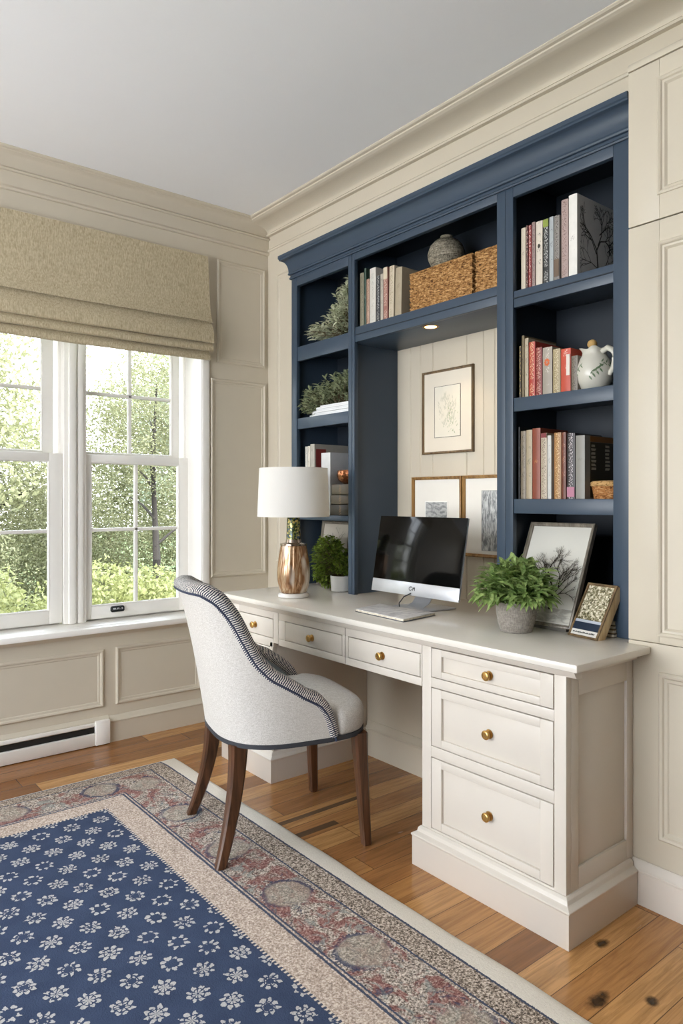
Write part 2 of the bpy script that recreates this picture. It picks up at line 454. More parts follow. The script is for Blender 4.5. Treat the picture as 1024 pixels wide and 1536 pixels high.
# crown mouldings
def crown_prof(w, z0):
    h = CZ - z0
    P = [(0, z0), (.020, z0), (.024, z0+.006), (.020, z0+.012), (.014, z0+.014)]
    for i in range(9):                    # cove
        a = math.pi/2*i/8
        P.append((.016+(w-.05)*(1-math.cos(a)), z0+.016+(h-.038)*math.sin(a)))
    P += [(w-.03, CZ-.020), (w-.02, CZ-.016), (w-.018, CZ-.011), (w-.006, CZ-.009), (w, CZ-.004), (w, CZ), (0, CZ)]
    return P
m = MB().prism([(WX-p, z) for p, z in crown_prof(.16, 2.755)], 'y', NY, WY)
m.prism([(WX, 2.668), (WX-.006, 2.67), (WX-.009, 2.677), (WX-.005, 2.684), (WX, 2.686)], 'y', NY, WY)
struct('trim_1', m, CREAM, smooth=30)
m = MB().prism([(WY-p, z) for p, z in crown_prof(.065, 2.735)], 'x', LX, WX)
m.prism([(WY, 2.648), (WY-.012, 2.65), (WY-.016, 2.658), (WY-.012, 2.666), (WY-.008, 2.67), (WY-.008, 2.74), (WY, 2.74)], 'x', LX, WX)
struct('trim_2', m, CREAM, smooth=30)

# panel mouldings on the window wall: raised bolection frames
BOL = [(0, 0), (0, .006), (.006, .011), (.013, .009), (.017, .004), (.026, .003), (.03, 0), (.03, -.002)]
def panels(name, rects, O, U, V, N, prof=BOL):
    m = MB()
    for u0, u1, v0, v1 in rects: m.frame(O, U, V, N, u0, u1, v0, v1, prof, cap=False)
    return struct(name, m, CREAM, smooth=25)
panels('trim_3', [(1.955, 2.272, 1.985, 2.56), (1.915, 2.278, .785, 1.895)], (0, WY, 0), (1, 0, 0), (0, 0, 1), (0, -1, 0))
panels('trim_4', [(.30, 1.315, .182, .468), (1.378, 1.852, .182, .473), (1.915, 2.27, .182, .473), (-.9, .22, .182, .468)], (0, WY, 0), (1, 0, 0), (0, 0, 1), (0, -1, 0))
panels('trim_5', [(3.06, 3.425, .86, 2.52)], (WX, 0, 0), (0, 1, 0), (0, 0, 1), (-1, 0, 0))

# baseboards
BP = [(0, 0), (.018, 0), (.018, .098), (.022, .101), (.022, .106), (.014, .112), (.010, .124), (.004, .13), (0, .13)]
m = MB().prism([(WY-p, z) for p, z in BP], 'x', 1.338, WX)
m.prism([(WY-p, z+.115) for p, z in [(0, 0), (.020, 0), (.020, .006), (.010, .014), (.004, .02), (0, .02)]], 'x', LX, 1.338)
struct('baseboard_left', m, CREAM)
m = MB().prism([(WX-p, z) for p, z in BP], 'y', 3.0, WY)
m.prism([(2.25-p, z*1.25) for p, z in BP], 'y', 1.69, 2.57)
m.prism([(WX-p, z) for p, z in BP], 'y', NY, .2)
struct('baseboard_right', m, CREAM)

# window stool and apron
m = MB().box(OX0-.05, 1.905, 3.462, WY+.01, .560, .590); m.box(OX0, OX1, WY, 3.70, .560, .590)
struct('trim_6', m, WHITE, bevel=.006)
m = MB().prism([(WY, .535), (WY-.008, .535), (WY-.014, .543), (WY-.03, .553), (WY-.036, .561), (WY, .561)], 'x', OX0-.04, 1.895)
struct('trim_7', m, CREAM)
# jamb lining, centre mullion
m = MB().box(OX1-.004, OX1+.02, WY-.008, 3.74, .59, OZ1); m.box(OX0-.02, OX0+.004, WY-.008, 3.74, .59, OZ1); m.box(OX0, OX1, WY-.002, 3.74, OZ1-.02, OZ1+.01)
m.box(1.862, 1.905, WY-.012, WY+.01, .59, OZ1+.06); m.box(OX0-.045, OX0-.002, WY-.012, WY+.01, .59, OZ1+.06)
struct('trim_8', m, WHITE, bevel=.004)
m = MB().box(1.165, 1.278, 3.655, 3.78, .59, OZ1); m.box(1.187, 1.222, 3.642, 3.66, .59, OZ1); m.box(1.232, 1.262, 3.648, 3.66, .59, OZ1)
struct('trim_9', m, WHITE, bevel=.004)

def window(name, x0, x1, gx0, gx1, label):
    """double hung window, two panes wide and two high in each sash"""
    w = bpy.data.objects.new(name, None); COL.objects.link(w); w.location = ((x0+x1)/2, 3.7, .59)
    w['kind'] = 'structure'; w['label'] = label
    part('window_frame', MB().box(x0-.012, x0+.012, 3.70, 3.80, .59, OZ1).box(x1-.012, x1+.012, 3.70, 3.80, .59, OZ1).box(x0, x1, 3.70, 3.80, OZ1-.04, OZ1).box(x0, x1, 3.70, 3.80, .57, .60), WHITE, w, bevel=.003)
    def sash(nm, a0, a1, g0, g1, z0, z1, h0, h1, y0, zm):
        m = MB(); y1 = y0+.034
        m.box(a0, g0, y0, y1, z0, z1); m.box(g1, a1, y0, y1, z0, z1)
        m.box(g0, g1, y0, y1, z0, h0); m.box(g0, g1, y0, y1, h1, z1)
        xm = (g0+g1)/2
        m.box(xm-.009, xm+.009, y0+.006, y1-.006, h0, h1); m.box(g0, g1, y0+.006, y1-.006, zm-.009, zm+.009)
        m.frame((0, y0, 0), (1, 0, 0), (0, 0, 1), (0, -1, 0), g0-.001, g1+.001, h0-.001, h1+.001, [(0, 0), (.002, .003), (.007, -.004), (.009, -.012), (0, -.012)], cap=False)
        o = part(nm, m, WHITE, w, bevel=.0025)
        part('pane', MB().box(g0-.004, g1+.004, y0+.015, y0+.019, h0-.004, h1+.004), GLASS, o, smooth=0)
        return o
    sash('upper_sash', x0+.02, x1-.03, gx0-.012, gx1-.018, 1.43, 2.36, 1.462, 2.32, 3.722, 1.778)
    lo = sash('lower_sash', x0, x1, gx0, gx1, .598, 1.452, .664, 1.412, 3.672, 1.06)
    xm = x0+.165
    m = MB()
    pts = [(xm-.037, .633), (xm-.031, .626), (xm+.031, .626), (xm+.037, .633), (xm+.037, .65), (xm+.031, .657), (xm-.031, .657), (xm-.037, .65)]
    m.prism(pts, 'y', 3.660, 3.672); m.box(xm-.03, xm+.03, 3.652, 3.662, .632, .638); m.box(xm-.012, xm-.006, 3.655, 3.661, .642, .653); m.box(xm+.006, xm+.018, 3.655, 3.661, .642, .653)
    part('sash_lift', m, plain('dark_lift', '35393C', .35, .6), lo, bevel=.002)
    m = MB().box(xm-.026, xm+.026, 3.657, 3.6605, .645, .6475)
    for k in range(6): m.box(xm-.024+k*.009, xm-.019+k*.009, 3.657, 3.6605, .640, .6445)
    part('plate_mark', m, plain('pale_engraving', 'C9CCCE', .4), lo)
    return w
window('window_1', .585, 1.163, .625, 1.098, 'left double hung window cut off by the picture edge')
window('window_2', 1.280, 1.857, 1.308, 1.800, 'right double hung window behind the chair')

# ------------------------------------------------------------------ baseboard heater
h = thing('baseboard_heater', 'low cream baseboard heater with long black slot under the window', 'heater', (.2, WY-.03, 0))
x0, x1 = -.95, 1.262
part('housing', MB().prism([(WY-.001, 0.004), (WY-.032, .004), (WY-.034, .062), (WY-.028, .064), (WY-.012, .066), (WY-.012, .094), (WY-.028, .096), (WY-.033, .100), (WY-.030, .114), (WY-.001, .118)], 'x', x0, x1), WHITE, h, bevel=.0015)
part('slot', MB().box(x0+.01, x1-.003, WY-.0245, WY-.011, .066, .094), BLACKG, h)
part('end_cap', MB().box(x1+.001, 1.336, WY-.040, WY-.001, .004, .122), WHITE, h, bevel=.004)

# ------------------------------------------------------------------ roman blind
b = thing('roman_blind', 'oatmeal linen roman blind hanging half lowered over the windows', 'blind', (1.2, WY-.03, 2.55))
bx0, bx1 = .47, 1.878
def cloth(x0, x1, prof, sag=0., th=.006, n=28, flare=0.):
    m = MB(); L = []
    for i in range(n+1):
        t = i/n; x = x0+(x1-x0)*t
        w = math.sin(t*23)*.0015+math.sin(t*9+1)*.002
        ring = []
        for k, (y, z) in enumerate(prof):
            f = k/(len(prof)-1)
            s = sag*4*t*(1-t)*f
            xx = x + (flare*f if t > .98 else (-flare*f if t < .02 else 0))
            ring.append((xx, y - w*f, z - s))
        ring += [(q[0], q[1]+th, q[2]) for q in reversed(ring)]
        L.append(ring)
    return m.loops(L, True, True)
part('panel', cloth(bx0, bx1, [(WY-.040, 2.548), (WY-.043, 2.5), (WY-.046, 2.40), (WY-.05, 2.30), (WY-.060, 2.23), (WY-.070, 2.20), (WY-.074, 2.184)], .004, flare=.014), BLINDM, b, smooth=60)
part('headrail', MB().box(bx0+.01, bx1-.01, WY-.034, WY-.001, 2.51, 2.546), WHITE, b)
def fold(zt, zb, yt, ym, sag, xo):
    """one hanging pleat: starts tucked behind the cloth above, swells out and turns back under at its hem"""
    P = [(yt, zt+.012), (yt-.001, zt)]
    for i in range(1, 11):
        t = i/10
        P.append((yt-.002+(ym-yt)*math.sin(math.pi/2*min(1, t*1.35))**1.3, zt+(zb-zt)*t))
    P += [(ym+.004, zb-.004), (ym+.014, zb-.003)]
    return cloth(bx0-.012+xo, bx1+.016-xo, P, sag)
part('fold', fold(2.180, 2.074, WY-.054, WY-.083, .005, 0), BLINDM, b, smooth=60)
part('fold', fold(2.070, 2.028, WY-.058, WY-.080, .006, .001), BLINDM, b, smooth=60)
part('fold', fold(2.022, 1.982, WY-.052, WY-.070, .008, .014), BLINDM, b, smooth=60)
part('liner', MB().box(bx0+.01, bx1-.01, WY-.038, WY-.032, 1.995, 2.53), WHITE, b)

# ------------------------------------------------------------------ tall panelled cupboard beside the bookcase
TX = 2.06
t = thing('tall_cupboard', 'tall cream panelled cupboard built in at the right end of the desk', 'cupboard', (2.2, .7, 0))
ty0, ty1 = .24, 1.143
m = MB().box(TX+.012, 2.29, ty0, ty1, 0, 2.54); m.box(TX, TX+.02, ty0, ty1, .12, .79)
part('body', m, CREAM, t, bevel=.002)
part('seam_shade_plate', MB().box(TX+.010, TX+.0125, .26, ty1-.002, 2.04, 2.06), BLACKG, t)  # black plate behind the seam, its shade painted in
part('cap', MB().prism([(2.29, 2.53), (TX-.004, 2.53), (TX-.006, 2.54), (TX-.002, 2.55), (TX+.004, 2.556), (2.29, 2.556)], 'y', ty0, ty1), CREAM, t)
PNL = [(0, 0), (0, 0), (.005, .004), (.009, .003), (.013, -.004), (.018, -.002), (.024, -.009), (.03, -.009)]
def door(nm, y0, y1, z0, z1, py0, py1, pz0, pz1):
    m = MB(); x = TX
    # stiles and rails round a sunk panel
    m.box(x, x+.014, py1, y1, z0, z1); m.box(x, x+.014, y0, py0, z0, z1)
    m.box(x, x+.014, py0, py1, z0, pz0); m.box(x, x+.014, py0, py1, pz1, z1)
    d = part(nm, m, CREAM, t, bevel=.0015)
    part('panel_moulding', MB().frame((x, 0, 0), (0, 1, 0), (0, 0, 1), (-1, 0, 0), py0-.006, py1+.006, pz0-.006, pz1+.006, [(0, -.001), (.001, .004), (.006, .006), (.011, .003), (.014, -.002), (.02, -.003), (.026, -.010)]), CREAM, d, smooth=25)
door('upper_door', .252, ty1, 2.0535, 2.528, .345, 1.046, 2.13, 2.468)
door('lower_door', .252, ty1, .792, 2.0495, .345, 1.046, .818, 1.98)
part('base_panel', MB().frame((TX, 0, 0), (0, 1, 0), (0, 0, 1), (-1, 0, 0), .345, 1.046, .21, .708, BOL, cap=False), CREAM, t, smooth=25)
part('plinth', MB().prism([(TX+.02-p-.02, z) for p, z in BP], 'y', ty0, 1.127), DESKP, t)
# ------------------------------------------------------------------ desk: worktop, two drawer units, drawer rail
FX = 1.705
m = MB()
poly = [(1.668, 1.070), (2.057, 1.070), (2.057, 1.150), (2.397, 1.150), (2.397, 2.985), (1.668, 2.985)]
m.prism(poly, 'z', .757, .780)
top = tag(part('worktop', m, COUNT, bevel=.005), 'long pale cream worktop running under the bookcase', 'worktop')
top_under = part('edge_moulding', MB().prism([(1.70, .735), (1.692, .737), (1.686, .744), (1.682, .752), (1.678, .757), (1.72, .757), (1.72, .735)], 'y', 1.086, 2.97).box(1.69, 2.05, 1.108, 1.13, .737, .757), DESKP, top, bevel=.001)

def knob(parent, x, y, z, lab=None):
    m = MB()
    prof = [(.0, 0), (.0135, 0), (.0145, .0015), (.0135, .003), (.0065, .004), (.0055, .009), (.0075, .013), (.0125, .0145), (.0145, .017), (.0145, .020), (.0125, .0225), (.0095, .0232), (.0085, .0218), (.0045, .0222), (.0, .0235)]
    n = 24; L = []
    for r, d in prof[1:-1]:
        L.append([(x-d, y+r*math.cos(2*math.pi*k/n), z+r*math.sin(2*math.pi*k/n)) for k in range(n)])
    m.loops(L, True, True)
    o = part('knob', m, BRASS, parent, smooth=40)
    if lab: o['label'] = lab
    return o
SHK = [(0, -.001), (0, 0), (0, 0)]
def drawer(parent, y0, y1, z0, z1, st=0.043, deep=True):
    """a drawer front inset flush in its frame; y0<y1"""
    g = .003; y0 += g; y1 -= g; z0 += g; z1 -= g
    m = MB()
    if deep:
        m.box(FX-.001, FX+.02, y0, y0+st, z0, z1); m.box(FX-.001, FX+.02, y1-st, y1, z0, z1)
        s2 = min(st*.62, (z1-z0)*.24)
        m.box(FX-.001, FX+.02, y0+st, y1-st, z0, z0+s2); m.box(FX-.001, FX+.02, y0+st, y1-st, z1-s2, z1)
        m.box(FX+.009, FX+.02, y0+st-.002, y1-st+.002, z0+s2-.002, z1-s2+.002)
        kx = FX+.009
    else:
        m.box(FX-.0005, FX+.02, y0, y1, z0, z1); kx = FX
    d = part('drawer', m, DESKP, parent, bevel=.0015)
    knob(d, kx, (y0+y1)/2, (z0+z1)/2)
    return d
PL = [(0, 0), (.024, 0), (.024, .096), (.027, .099), (.027, .104), (.018, .109), (.012, .112), (.010, .124), (.004, .13), (0, .131)]
def plinth(m, x0, y0, y1, xb, right=True, left=True):
    """moulded plinth round the front and both sides of a unit"""
    L = []
    for p, z in PL:
        L.append([(xb, y0-p, z), (x0-p, y0-p, z), (x0-p, y1+p, z), (xb, y1+p, z)])
    m.loops(L, True, True)
    return m
# right pedestal
u = thing('drawer_unit', 'cream three drawer pedestal with panelled end under the right of the worktop', 'drawer unit', (1.9, 1.4, 0))
y0, y1 = 1.127, 1.677
m = MB().box(FX+.022, 2.247, y0+.012, y1-.002, .01, .756)
m.box(FX, FX+.024, y0, 1.165, .12, .756); m.box(FX, FX+.024, 1.636, y1, .12, .756)
for a, b_ in ((.733, .756), (.602, .633), (.372, .407), (.12, .137)): m.box(FX, FX+.024, 1.165, 1.636, a, b_)
part('carcass', m, DESKP, u, bevel=.0012)
part('gap_shade_plate', MB().box(FX+.0202, FX+.0216, 1.160, 1.640, .135, .735), BLACKG, u)  # black backing plate, paints the shade seen in the drawer gaps
m = MB()
ex, ez0, ez1, ea, eb = FX+.024, .12, .756, 1.765, 2.022
m.box(ex, ea, y0, y0+.014, ez0, ez1); m.box(eb, 2.058, y0, y0+.014, ez0, ez1)
m.box(ea, eb, y0, y0+.014, ez0, .19); m.box(ea, eb, y0, y0+.014, .672, ez1); m.box(ea-.002, eb+.002, y0+.008, y0+.014, .188, .674)
part('end_panel', m, DESKP, u, bevel=.0015)
for a, b_ in ((.633, .733), (.407, .602), (.137, .372)): drawer(u, 1.165, 1.636, a, b_)
part('plinth', plinth(MB(), FX, y0, y1, 2.04), DESKP, u, bevel=.001)
# left pedestal
u = thing('drawer_unit', 'cream narrow pedestal behind the chair under the left of the worktop', 'drawer unit', (1.9, 2.77, 0))
y0, y1 = 2.58, 2.955
m = MB().box(FX+.022, 2.247, y0, y1, .01, .756)
m.box(FX, FX+.024, 2.535, 2.574, .60, .756); m.box(FX, FX+.024, 2.862, y1, .12, .756); m.box(FX, FX+.024, y0, 2.60, .12, .6)
for a, b_ in ((.703, .756), (.58, .617), (.12, .18)): m.box(FX, FX+.024, 2.574, 2.862, a, b_)
part('carcass', m, DESKP, u, bevel=.0012)
part('gap_shade_plate', MB().box(FX+.0202, FX+.0216, 2.576, 2.864, .615, .705), BLACKG, u)  # black plate again, gap shade as colour
drawer(u, 2.574, 2.862, .617, .703, deep=False)
d = part('door', MB().box(FX+.001, FX+.021, 2.603, 2.859, .183, .577), DESKP, u, bevel=.0015)
part('plinth', plinth(MB(), FX, y0, y1, 2.24), DESKP, u, bevel=.001)
# drawer rail across the kneehole
u = thing('drawer_rail', 'cream rail holding two shallow drawers above the kneehole', 'drawers', (1.8, 2.1, .6))
m = MB().box(FX+.022, 2.0, 1.679, 2.533, .60, .756)
m.box(FX, FX+.024, 1.679, 2.533, .595, .622); m.box(FX, FX+.024, 1.679, 2.533, .704, .756)
for a, b_ in ((1.679, 1.685), (2.066, 2.101), (2.486, 2.533)): m.box(FX, FX+.024, a, b_, .622, .704)
part('rail', m, DESKP, u, bevel=.0012)
part('gap_shade_plate', MB().box(FX+.0202, FX+.0216, 1.683, 2.490, .620, .706), BLACKG, u)  # black plate that paints the gap shade round both drawers
part('gap_line', MB().box(FX-.0006, FX+.001, 2.0825, 2.0845, .597, .754), BLACKG, u)
drawer(u, 1.685, 2.066, .622, .704, deep=False); drawer(u, 2.101, 2.486, .622, .704, deep=False)

# ------------------------------------------------------------------ navy bookcase: two shelf units, the bridge shelf, the cornice
BF, BB = 2.105, 2.397
G = 'navy built in bookcase units'
def ff(m, y0, y1, z0, z1, x=BF, d=.022): return m.box(x, x+d, y0, y1, z0, z1)
# right unit
u = thing('bookcase', 'navy shelf unit at right with three rows of books', 'bookcase', (2.25, 1.41, .78), G)
m = MB().box(BF+.02, BB, 1.155, 1.178, .78, 2.41).box(BF+.02, BB, 1.622, 1.645, .78, 2.41).box(BF+.02, BB, 1.178, 1.622, 2.395, 2.41)
part('carcass', m, NAVY_SHADE, u)
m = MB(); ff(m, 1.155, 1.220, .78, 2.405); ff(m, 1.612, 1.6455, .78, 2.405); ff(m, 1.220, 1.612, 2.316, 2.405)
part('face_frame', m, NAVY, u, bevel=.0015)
part('back_panel', MB().box(BB-.008, BB, 1.178, 1.622, .78, 2.395), NAVY_SHADE, u)
for z0, z1 in ((1.915, 1.975), (1.538, 1.587), (1.169, 1.221)):
    o = part('shelf', MB().box(BF+.004, BF+.024, 1.2205, 1.6115, z0, z1).box(BF+.02, BB-.008, 1.178, 1.622, z1-.025, z1), NAVY, u, bevel=.0015)
part('shelf_bead', MB().box(BF-.001, BF+.006, 1.2205, 1.6115, 1.947, 1.950), NAVY_SHADE, u)
# left unit
u = thing('bookcase', 'navy shelf unit at left with leafy sprays behind the lamp', 'bookcase', (2.25, 2.76, .78), G)
m = MB().box(BF+.02, BB, 2.525, 2.548, .78, 2.41).box(BF+.02, WX+.1, 2.985, 3.008, .78, 2.41).box(BF+.02, BB, 2.548, 2.985, 2.395, 2.41)
part('carcass', m, NAVY, u)
m = MB(); ff(m, 2.9625, 3.009, .78, 2.405); ff(m, 2.526, 2.550, .78, 2.405); ff(m, 2.55, 2.9625, 2.308, 2.405)
part('face_frame', m, NAVY, u, bevel=.0015)
part('back_panel', MB().box(BB-.008, BB, 2.548, 2.985, .78, 2.395), NAVY_SHADE, u)
for z0, z1 in ((1.924, 1.997), (1.578, 1.632), (1.118, 1.143)):
    part('shelf', MB().box(BF+.004, BF+.024, 2.5505, 2.962, z0, z1).box(BF+.02, BB-.008, 2.548, 2.985, z1-.025, z1), NAVY, u, bevel=.0015)
# bridge
u = thing('bridge_shelf', 'navy open shelf bridging over the computer niche with downlight', 'shelf', (2.25, 2.08, 1.944), G)
m = MB().box(BF+.004, BF+.024, 1.685, 2.505, 1.944, 2.012).box(BF+.02, BB, 1.6465, 2.5245, 1.944, 1.965).box(BF+.02, BB, 1.6465, 2.5245, 1.99, 2.012)
part('shelf', m, NAVY, u, bevel=.0015)
part('shelf_bead', MB().box(BF+.001, BF+.006, 1.685, 2.505, 1.975, 1.978), NAVY_SHADE, u)
m = MB(); ff(m, 1.6465, 1.685, .78, 2.405); ff(m, 2.505, 2.5245, .78, 2.405); ff(m, 1.685, 2.505, 2.322, 2.405)
part('face_frame', m, NAVY, u, bevel=.0015)
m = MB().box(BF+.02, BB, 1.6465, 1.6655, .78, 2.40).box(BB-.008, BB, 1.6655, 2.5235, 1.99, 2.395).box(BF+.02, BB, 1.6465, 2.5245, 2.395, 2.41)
part('back_panel', m, NAVY_SHADE, u)
# cornice, returned to the wall at its left end
CP = [(0, 2.352), (.007, 2.352), (.009, 2.357), (.007, 2.362), (.004, 2.364), (.004, 2.372), (.012, 2.374), (.014, 2.380), (.011, 2.386)]
for i in range(9):
    a = math.pi/2*i/8
    CP.append((.011+.032*(1-math.cos(a)), 2.388+.06*math.sin(a)))
CP += [(.047, 2.450), (.047, 2.456), (.051, 2.460), (.051, 2.475), (0, 2.475)]
L = []
for p, z in CP:
    L.append([(BF-p, 1.1445, z), (BF-p, 3.009+p, z), (WX-.001, 3.009+p, z)])
m = MB(); n = len(CP)
m.loops([[l[k] for l in L] for k in range(3)], True, True)
m.box(BF, WX-.001, 1.1445, 3.009, 2.41, 2.475)
tag(part('cornice', m, NAVY, smooth=30), 'navy crown cornice running along the top of the bookcase', 'cornice', G)
# recessed downlight in the niche soffit
u = thing('downlight', 'small glowing recessed downlight under the navy bridge shelf', 'light', (2.166, 2.081, 1.944))
m = MB(); prof = [(.024, 1.945), (.026, 1.942), (.033, 1.941), (.036, 1.9435)]
m.loops([[(2.166+r*math.cos(2*math.pi*k/28), 2.081+r*math.sin(2*math.pi*k/28), z) for k in range(28)] for r, z in prof])
part('trim_ring', m, plain('warm_metal_ring', 'A8835A', .35, .8), u)
part('lamp_lens', MB().lathe(2.166, 2.081, [(.025, 1.9425), (.024, 1.944)], 24), emit('warm_lamp_glow', 'FFC27A', 14), u)

# ------------------------------------------------------------------ rug
m = MB(); n = 60
L = []
def wav(t): return .003*math.sin(t*7)+.002*math.sin(t*17+1)
xs = [-1.5, -1.49] + [-1.4+2.8*i/10 for i in range(11)] + [RX1-.02, RX1-.005, RX1]
for i in range(n+1):
    y = -1.2+(RY1+1.2)*i/n
    ring = []
    for x in xs:
        e = min(RX1-x, x+1.5, RY1-y+.0, y+1.2)
        z = .010 if e > .012 else .004+.006*max(0, e)/.012
        xx = x + (wav(y) if x > 1.0 else 0)
        ring.append((xx, y, z))
    ring += [(xs[-1]+wav(y), y, 0.0005), (xs[0], y, 0.0005)]
    L.append(ring)
m.loops(L, True, True)
tag(part('rug', m, RUG, smooth=40), 'large navy rug with white flower motifs and faded red floral border', 'rug')
# ------------------------------------------------------------------ chair
CA = R(-15)
ch = thing('desk_chair', 'pale linen barrel back chair with navy braid edging and dark wooden legs', 'chair', (1.45, 2.215, 0), rz=CA)
U0, A_, B_, EX = .045, .267, .285, 2.8
def outl(th, k=1.0):
    c, s = math.cos(th), math.sin(th); ex = EX if c < 0 else 3.6
    return (U0+k*A_*math.copysign(abs(c)**(2/ex), c), k*B_*math.copysign(abs(s)**(2/ex), s))
def interp(x, T):
    for (a, b), (c, d) in zip(T, T[1:]):
        if x <= c: return b+(d-b)*max(0, (x-a))/(c-a)
    return T[-1][1]
ZT = [(-.25, .925), (-.19, .918), (-.16, .89), (-.135, .83), (-.115, .745), (-.095, .685), (-.06, .637), (0, .595), (.07, .552), (.112, .512), (.132, .47), (.146, .41)]
def ztop(u): return interp(u, ZT)
# outline points from the near arm round the back to the far arm, evenly spaced
THF = math.acos(((.214-U0)/A_)**1.8); THN = math.acos(((.146-U0)/A_)**1.8)
NS = 170
ths = [THF+(2*math.pi-THN-THF)*i/NS for i in range(NS+1)]
raw = [outl(a) for a in ths]
def far_shift(p):
    x = max(0, min(1, (p[0]+.2)/.2)); return .068*x*x*(3-2*x) if p[1] > 0 else 0
# smooth rim height
zs = [ztop(p[0]-far_shift(p)) for p in raw]
for _ in range(3): zs = [zs[0]]+[(zs[i-1]+2*zs[i]+zs[i+1])/4 for i in range(1, NS)]+[zs[-1]]
def wback(u): 
    x = max(0, min(1, (.146-u)/.38)); return x*x*(3-2*x)
def lean(u, v, z):
    h = max(0, (z-.41)/.525); w = wback(u)
    return (u - w*(.085*h+.03*h**3), v*(1-.13*w*h*h), z)
nrm = []
for i in range(NS+1):
    a, b_ = raw[max(0, i-1)], raw[min(NS, i+1)]
    t = Vector((b_[0]-a[0], b_[1]-a[1])); t.normalize()
    n_ = Vector((t.y, -t.x))
    if n_.dot(Vector((raw[i][0]-U0, raw[i][1]))) < 0: n_ = -n_
    nrm.append(n_)
TH = .05
def shell(off0, zb, nt=14):
    L = []
    for k in range(nt+1):
        t = k/nt; row = []
        for i in range(NS+1):
            u, v = raw[i]; z = zb+(zs[i]-zb)*t if zs[i] > zb else zs[i]
            p = lean(u, v, z); row.append((p[0]-nrm[i].x*off0, p[1]-nrm[i].y*off0, z))
        L.append(row)
    return L
m = MB(); O = shell(0, .405); m.loops(O, close=False)
# bottom closing between outer and inner skin
I = shell(TH, .405)
m.loops([O[0], I[0]], close=False)
part('backrest', m, CHAIRF, ch, local=True, smooth=60)
m = MB(); m.loops(I, close=False)
o = part('inner_back', m, CHAIRI, ch, local=True, smooth=60); o['label'] = 'blue grey inner face of the backrest'
# braid over the whole rim
m = MB(); L = []; s = 0; S_ = []
ctr = []
for i in range(NS+1):
    a, b_ = O[-1][i], I[-1][i]; ctr.append(Vector(((a[0]+b_[0])/2, (a[1]+b_[1])/2, (a[2]+b_[2])/2)))
for i in range(NS+1):
    if i: s += (ctr[i]-ctr[i-1]).length
    S_.append(s)
    t = (ctr[min(NS, i+1)]-ctr[max(0, i-1)]).normalized(); N = Vector((nrm[i].x, nrm[i].y, 0)); B = t.cross(N)
    if B.z < 0 and abs(B.z) > .02 or (abs(B.z) <= .02 and B.x < 0): B = -B
    ring = []
    for k in range(16):
        a = 2*math.pi*k/16
        ring.append(ctr[i]+N*(.033*math.copysign(abs(math.cos(a))**.8, math.cos(a)))+B*(.024*math.sin(a)-.005))
    L.append(ring)
m.loops(L, True, True, uv=lambda i, j: (S_[i], j/16))
part('braid_trim', m, BRAID, ch, local=True, smooth=60)
# welt where the braid meets the outer fabric
m = MB(); m.tube([Vector(O[-1][i])+Vector((nrm[i].x*.004, nrm[i].y*.004, -.017)) for i in range(0, NS+1, 2)], .0045, 6)
part('welt', m, plain('navy_cord', '2B3248', .8), ch, local=True, smooth=60)
# seat
m = MB(); L = []
def seat_pt(th, k):
    u, v = outl(th, k)
    e0 = .135 if v < 0 else .203
    lim = .242+(.285-.242)*max(0, min(1, (u-e0)/.03))
    if u < e0+.03: v = max(-lim*k, min(lim*k, v))
    return max(u, -.215), v
for z, k in ((.405, .985), (.415, 1.0), (.44, 1.008), (.465, 1.008), (.482, .99), (.494, .955), (.503, .89), (.510, .78), (.516, .6), (.519, .35), (.520, .12)):
    L.append([(p[0], p[1], z) for p in (seat_pt(2*math.pi*i/96, k) for i in range(96))])
m.loops(L, True, True)
part('seat', m, CHAIRF, ch, local=True, smooth=70)
m = MB()
m.loops([[(outl(2*math.pi*i/96, k)[0], outl(2*math.pi*i/96, k)[1], z) for i in range(96)] for z, k in ((.391, .985), (.391, 1.003), (.406, 1.006), (.408, .99))], True, True)
part('seat_rail', m, plain('charcoal_band', '34363C', .7), ch, local=True)
def leg(top, foot, bow, r0, r1, rz=0):
    m = MB(); L = []
    for i in range(13):
        t = i/12
        x = top[0]+(foot[0]-top[0])*(t if bow == 0 else t**1.9); y = top[1]+(foot[1]-top[1])*(t if bow == 0 else t**1.9)
        z = top[2]+(foot[2]-top[2])*t
        r = r0+(r1-r0)*t**.8
        L.append([(x+a*r, y+b_*r, z) for a, b_ in ((1, .7), (.7, 1), (-.7, 1), (-1, .7), (-1, -.7), (-.7, -1), (.7, -1), (1, -.7))])
    m.loops(L, True, True)
    return part('leg', m, WALNUT, ch, local=True, smooth=30)
for s in (1, -1):
    leg((.256, .232*s, .395), (.276, .252*s, .001), 0, .0255, .0155)
    leg((-.168, .172*s, .395), (-.242, .222*s, .0105), 1, .030, .017)
    
# ------------------------------------------------------------------ table lamp
CTZ = .7802
lx, ly = 1.853, 2.633
l = thing('table_lamp', 'table lamp with white drum shade and amber ribbed glass base', 'lamp', (lx, ly, CTZ))
part('base_disc', MB().lathe(lx, ly, [(.066, CTZ), (.070, CTZ+.003), (.070, CTZ+.013), (.062, CTZ+.019), (.03, CTZ+.02)], 40), plain('clear_acrylic', 'E6E3DF', .12, 0, .6), l)
t = NT('amber_mercury_glass'); c = t.coord(scale=(70, 70, 7)); n = t.noise(c, 1, 4, .65, .8)
c2 = t.coord(scale=(14, 14, 5)); n2 = t.noise(c2, 1, 2)
col = t.mix(t.range(n2, .5, .62), t.ramp(n, [(.3, '5E3B22'), (.5, '9C7450'), (.68, 'CDB594')]), lin('DDD0C0'))
t.bsdf(col, .14, .35, normal=t.bump(n, .25, .003)); AMBER = t.m
P = [(.05, .018), (.058, .022), (.066, .045), (.0715, .075), (.073, .10), (.072, .13), (.067, .17), (.061, .21), (.057, .232)]
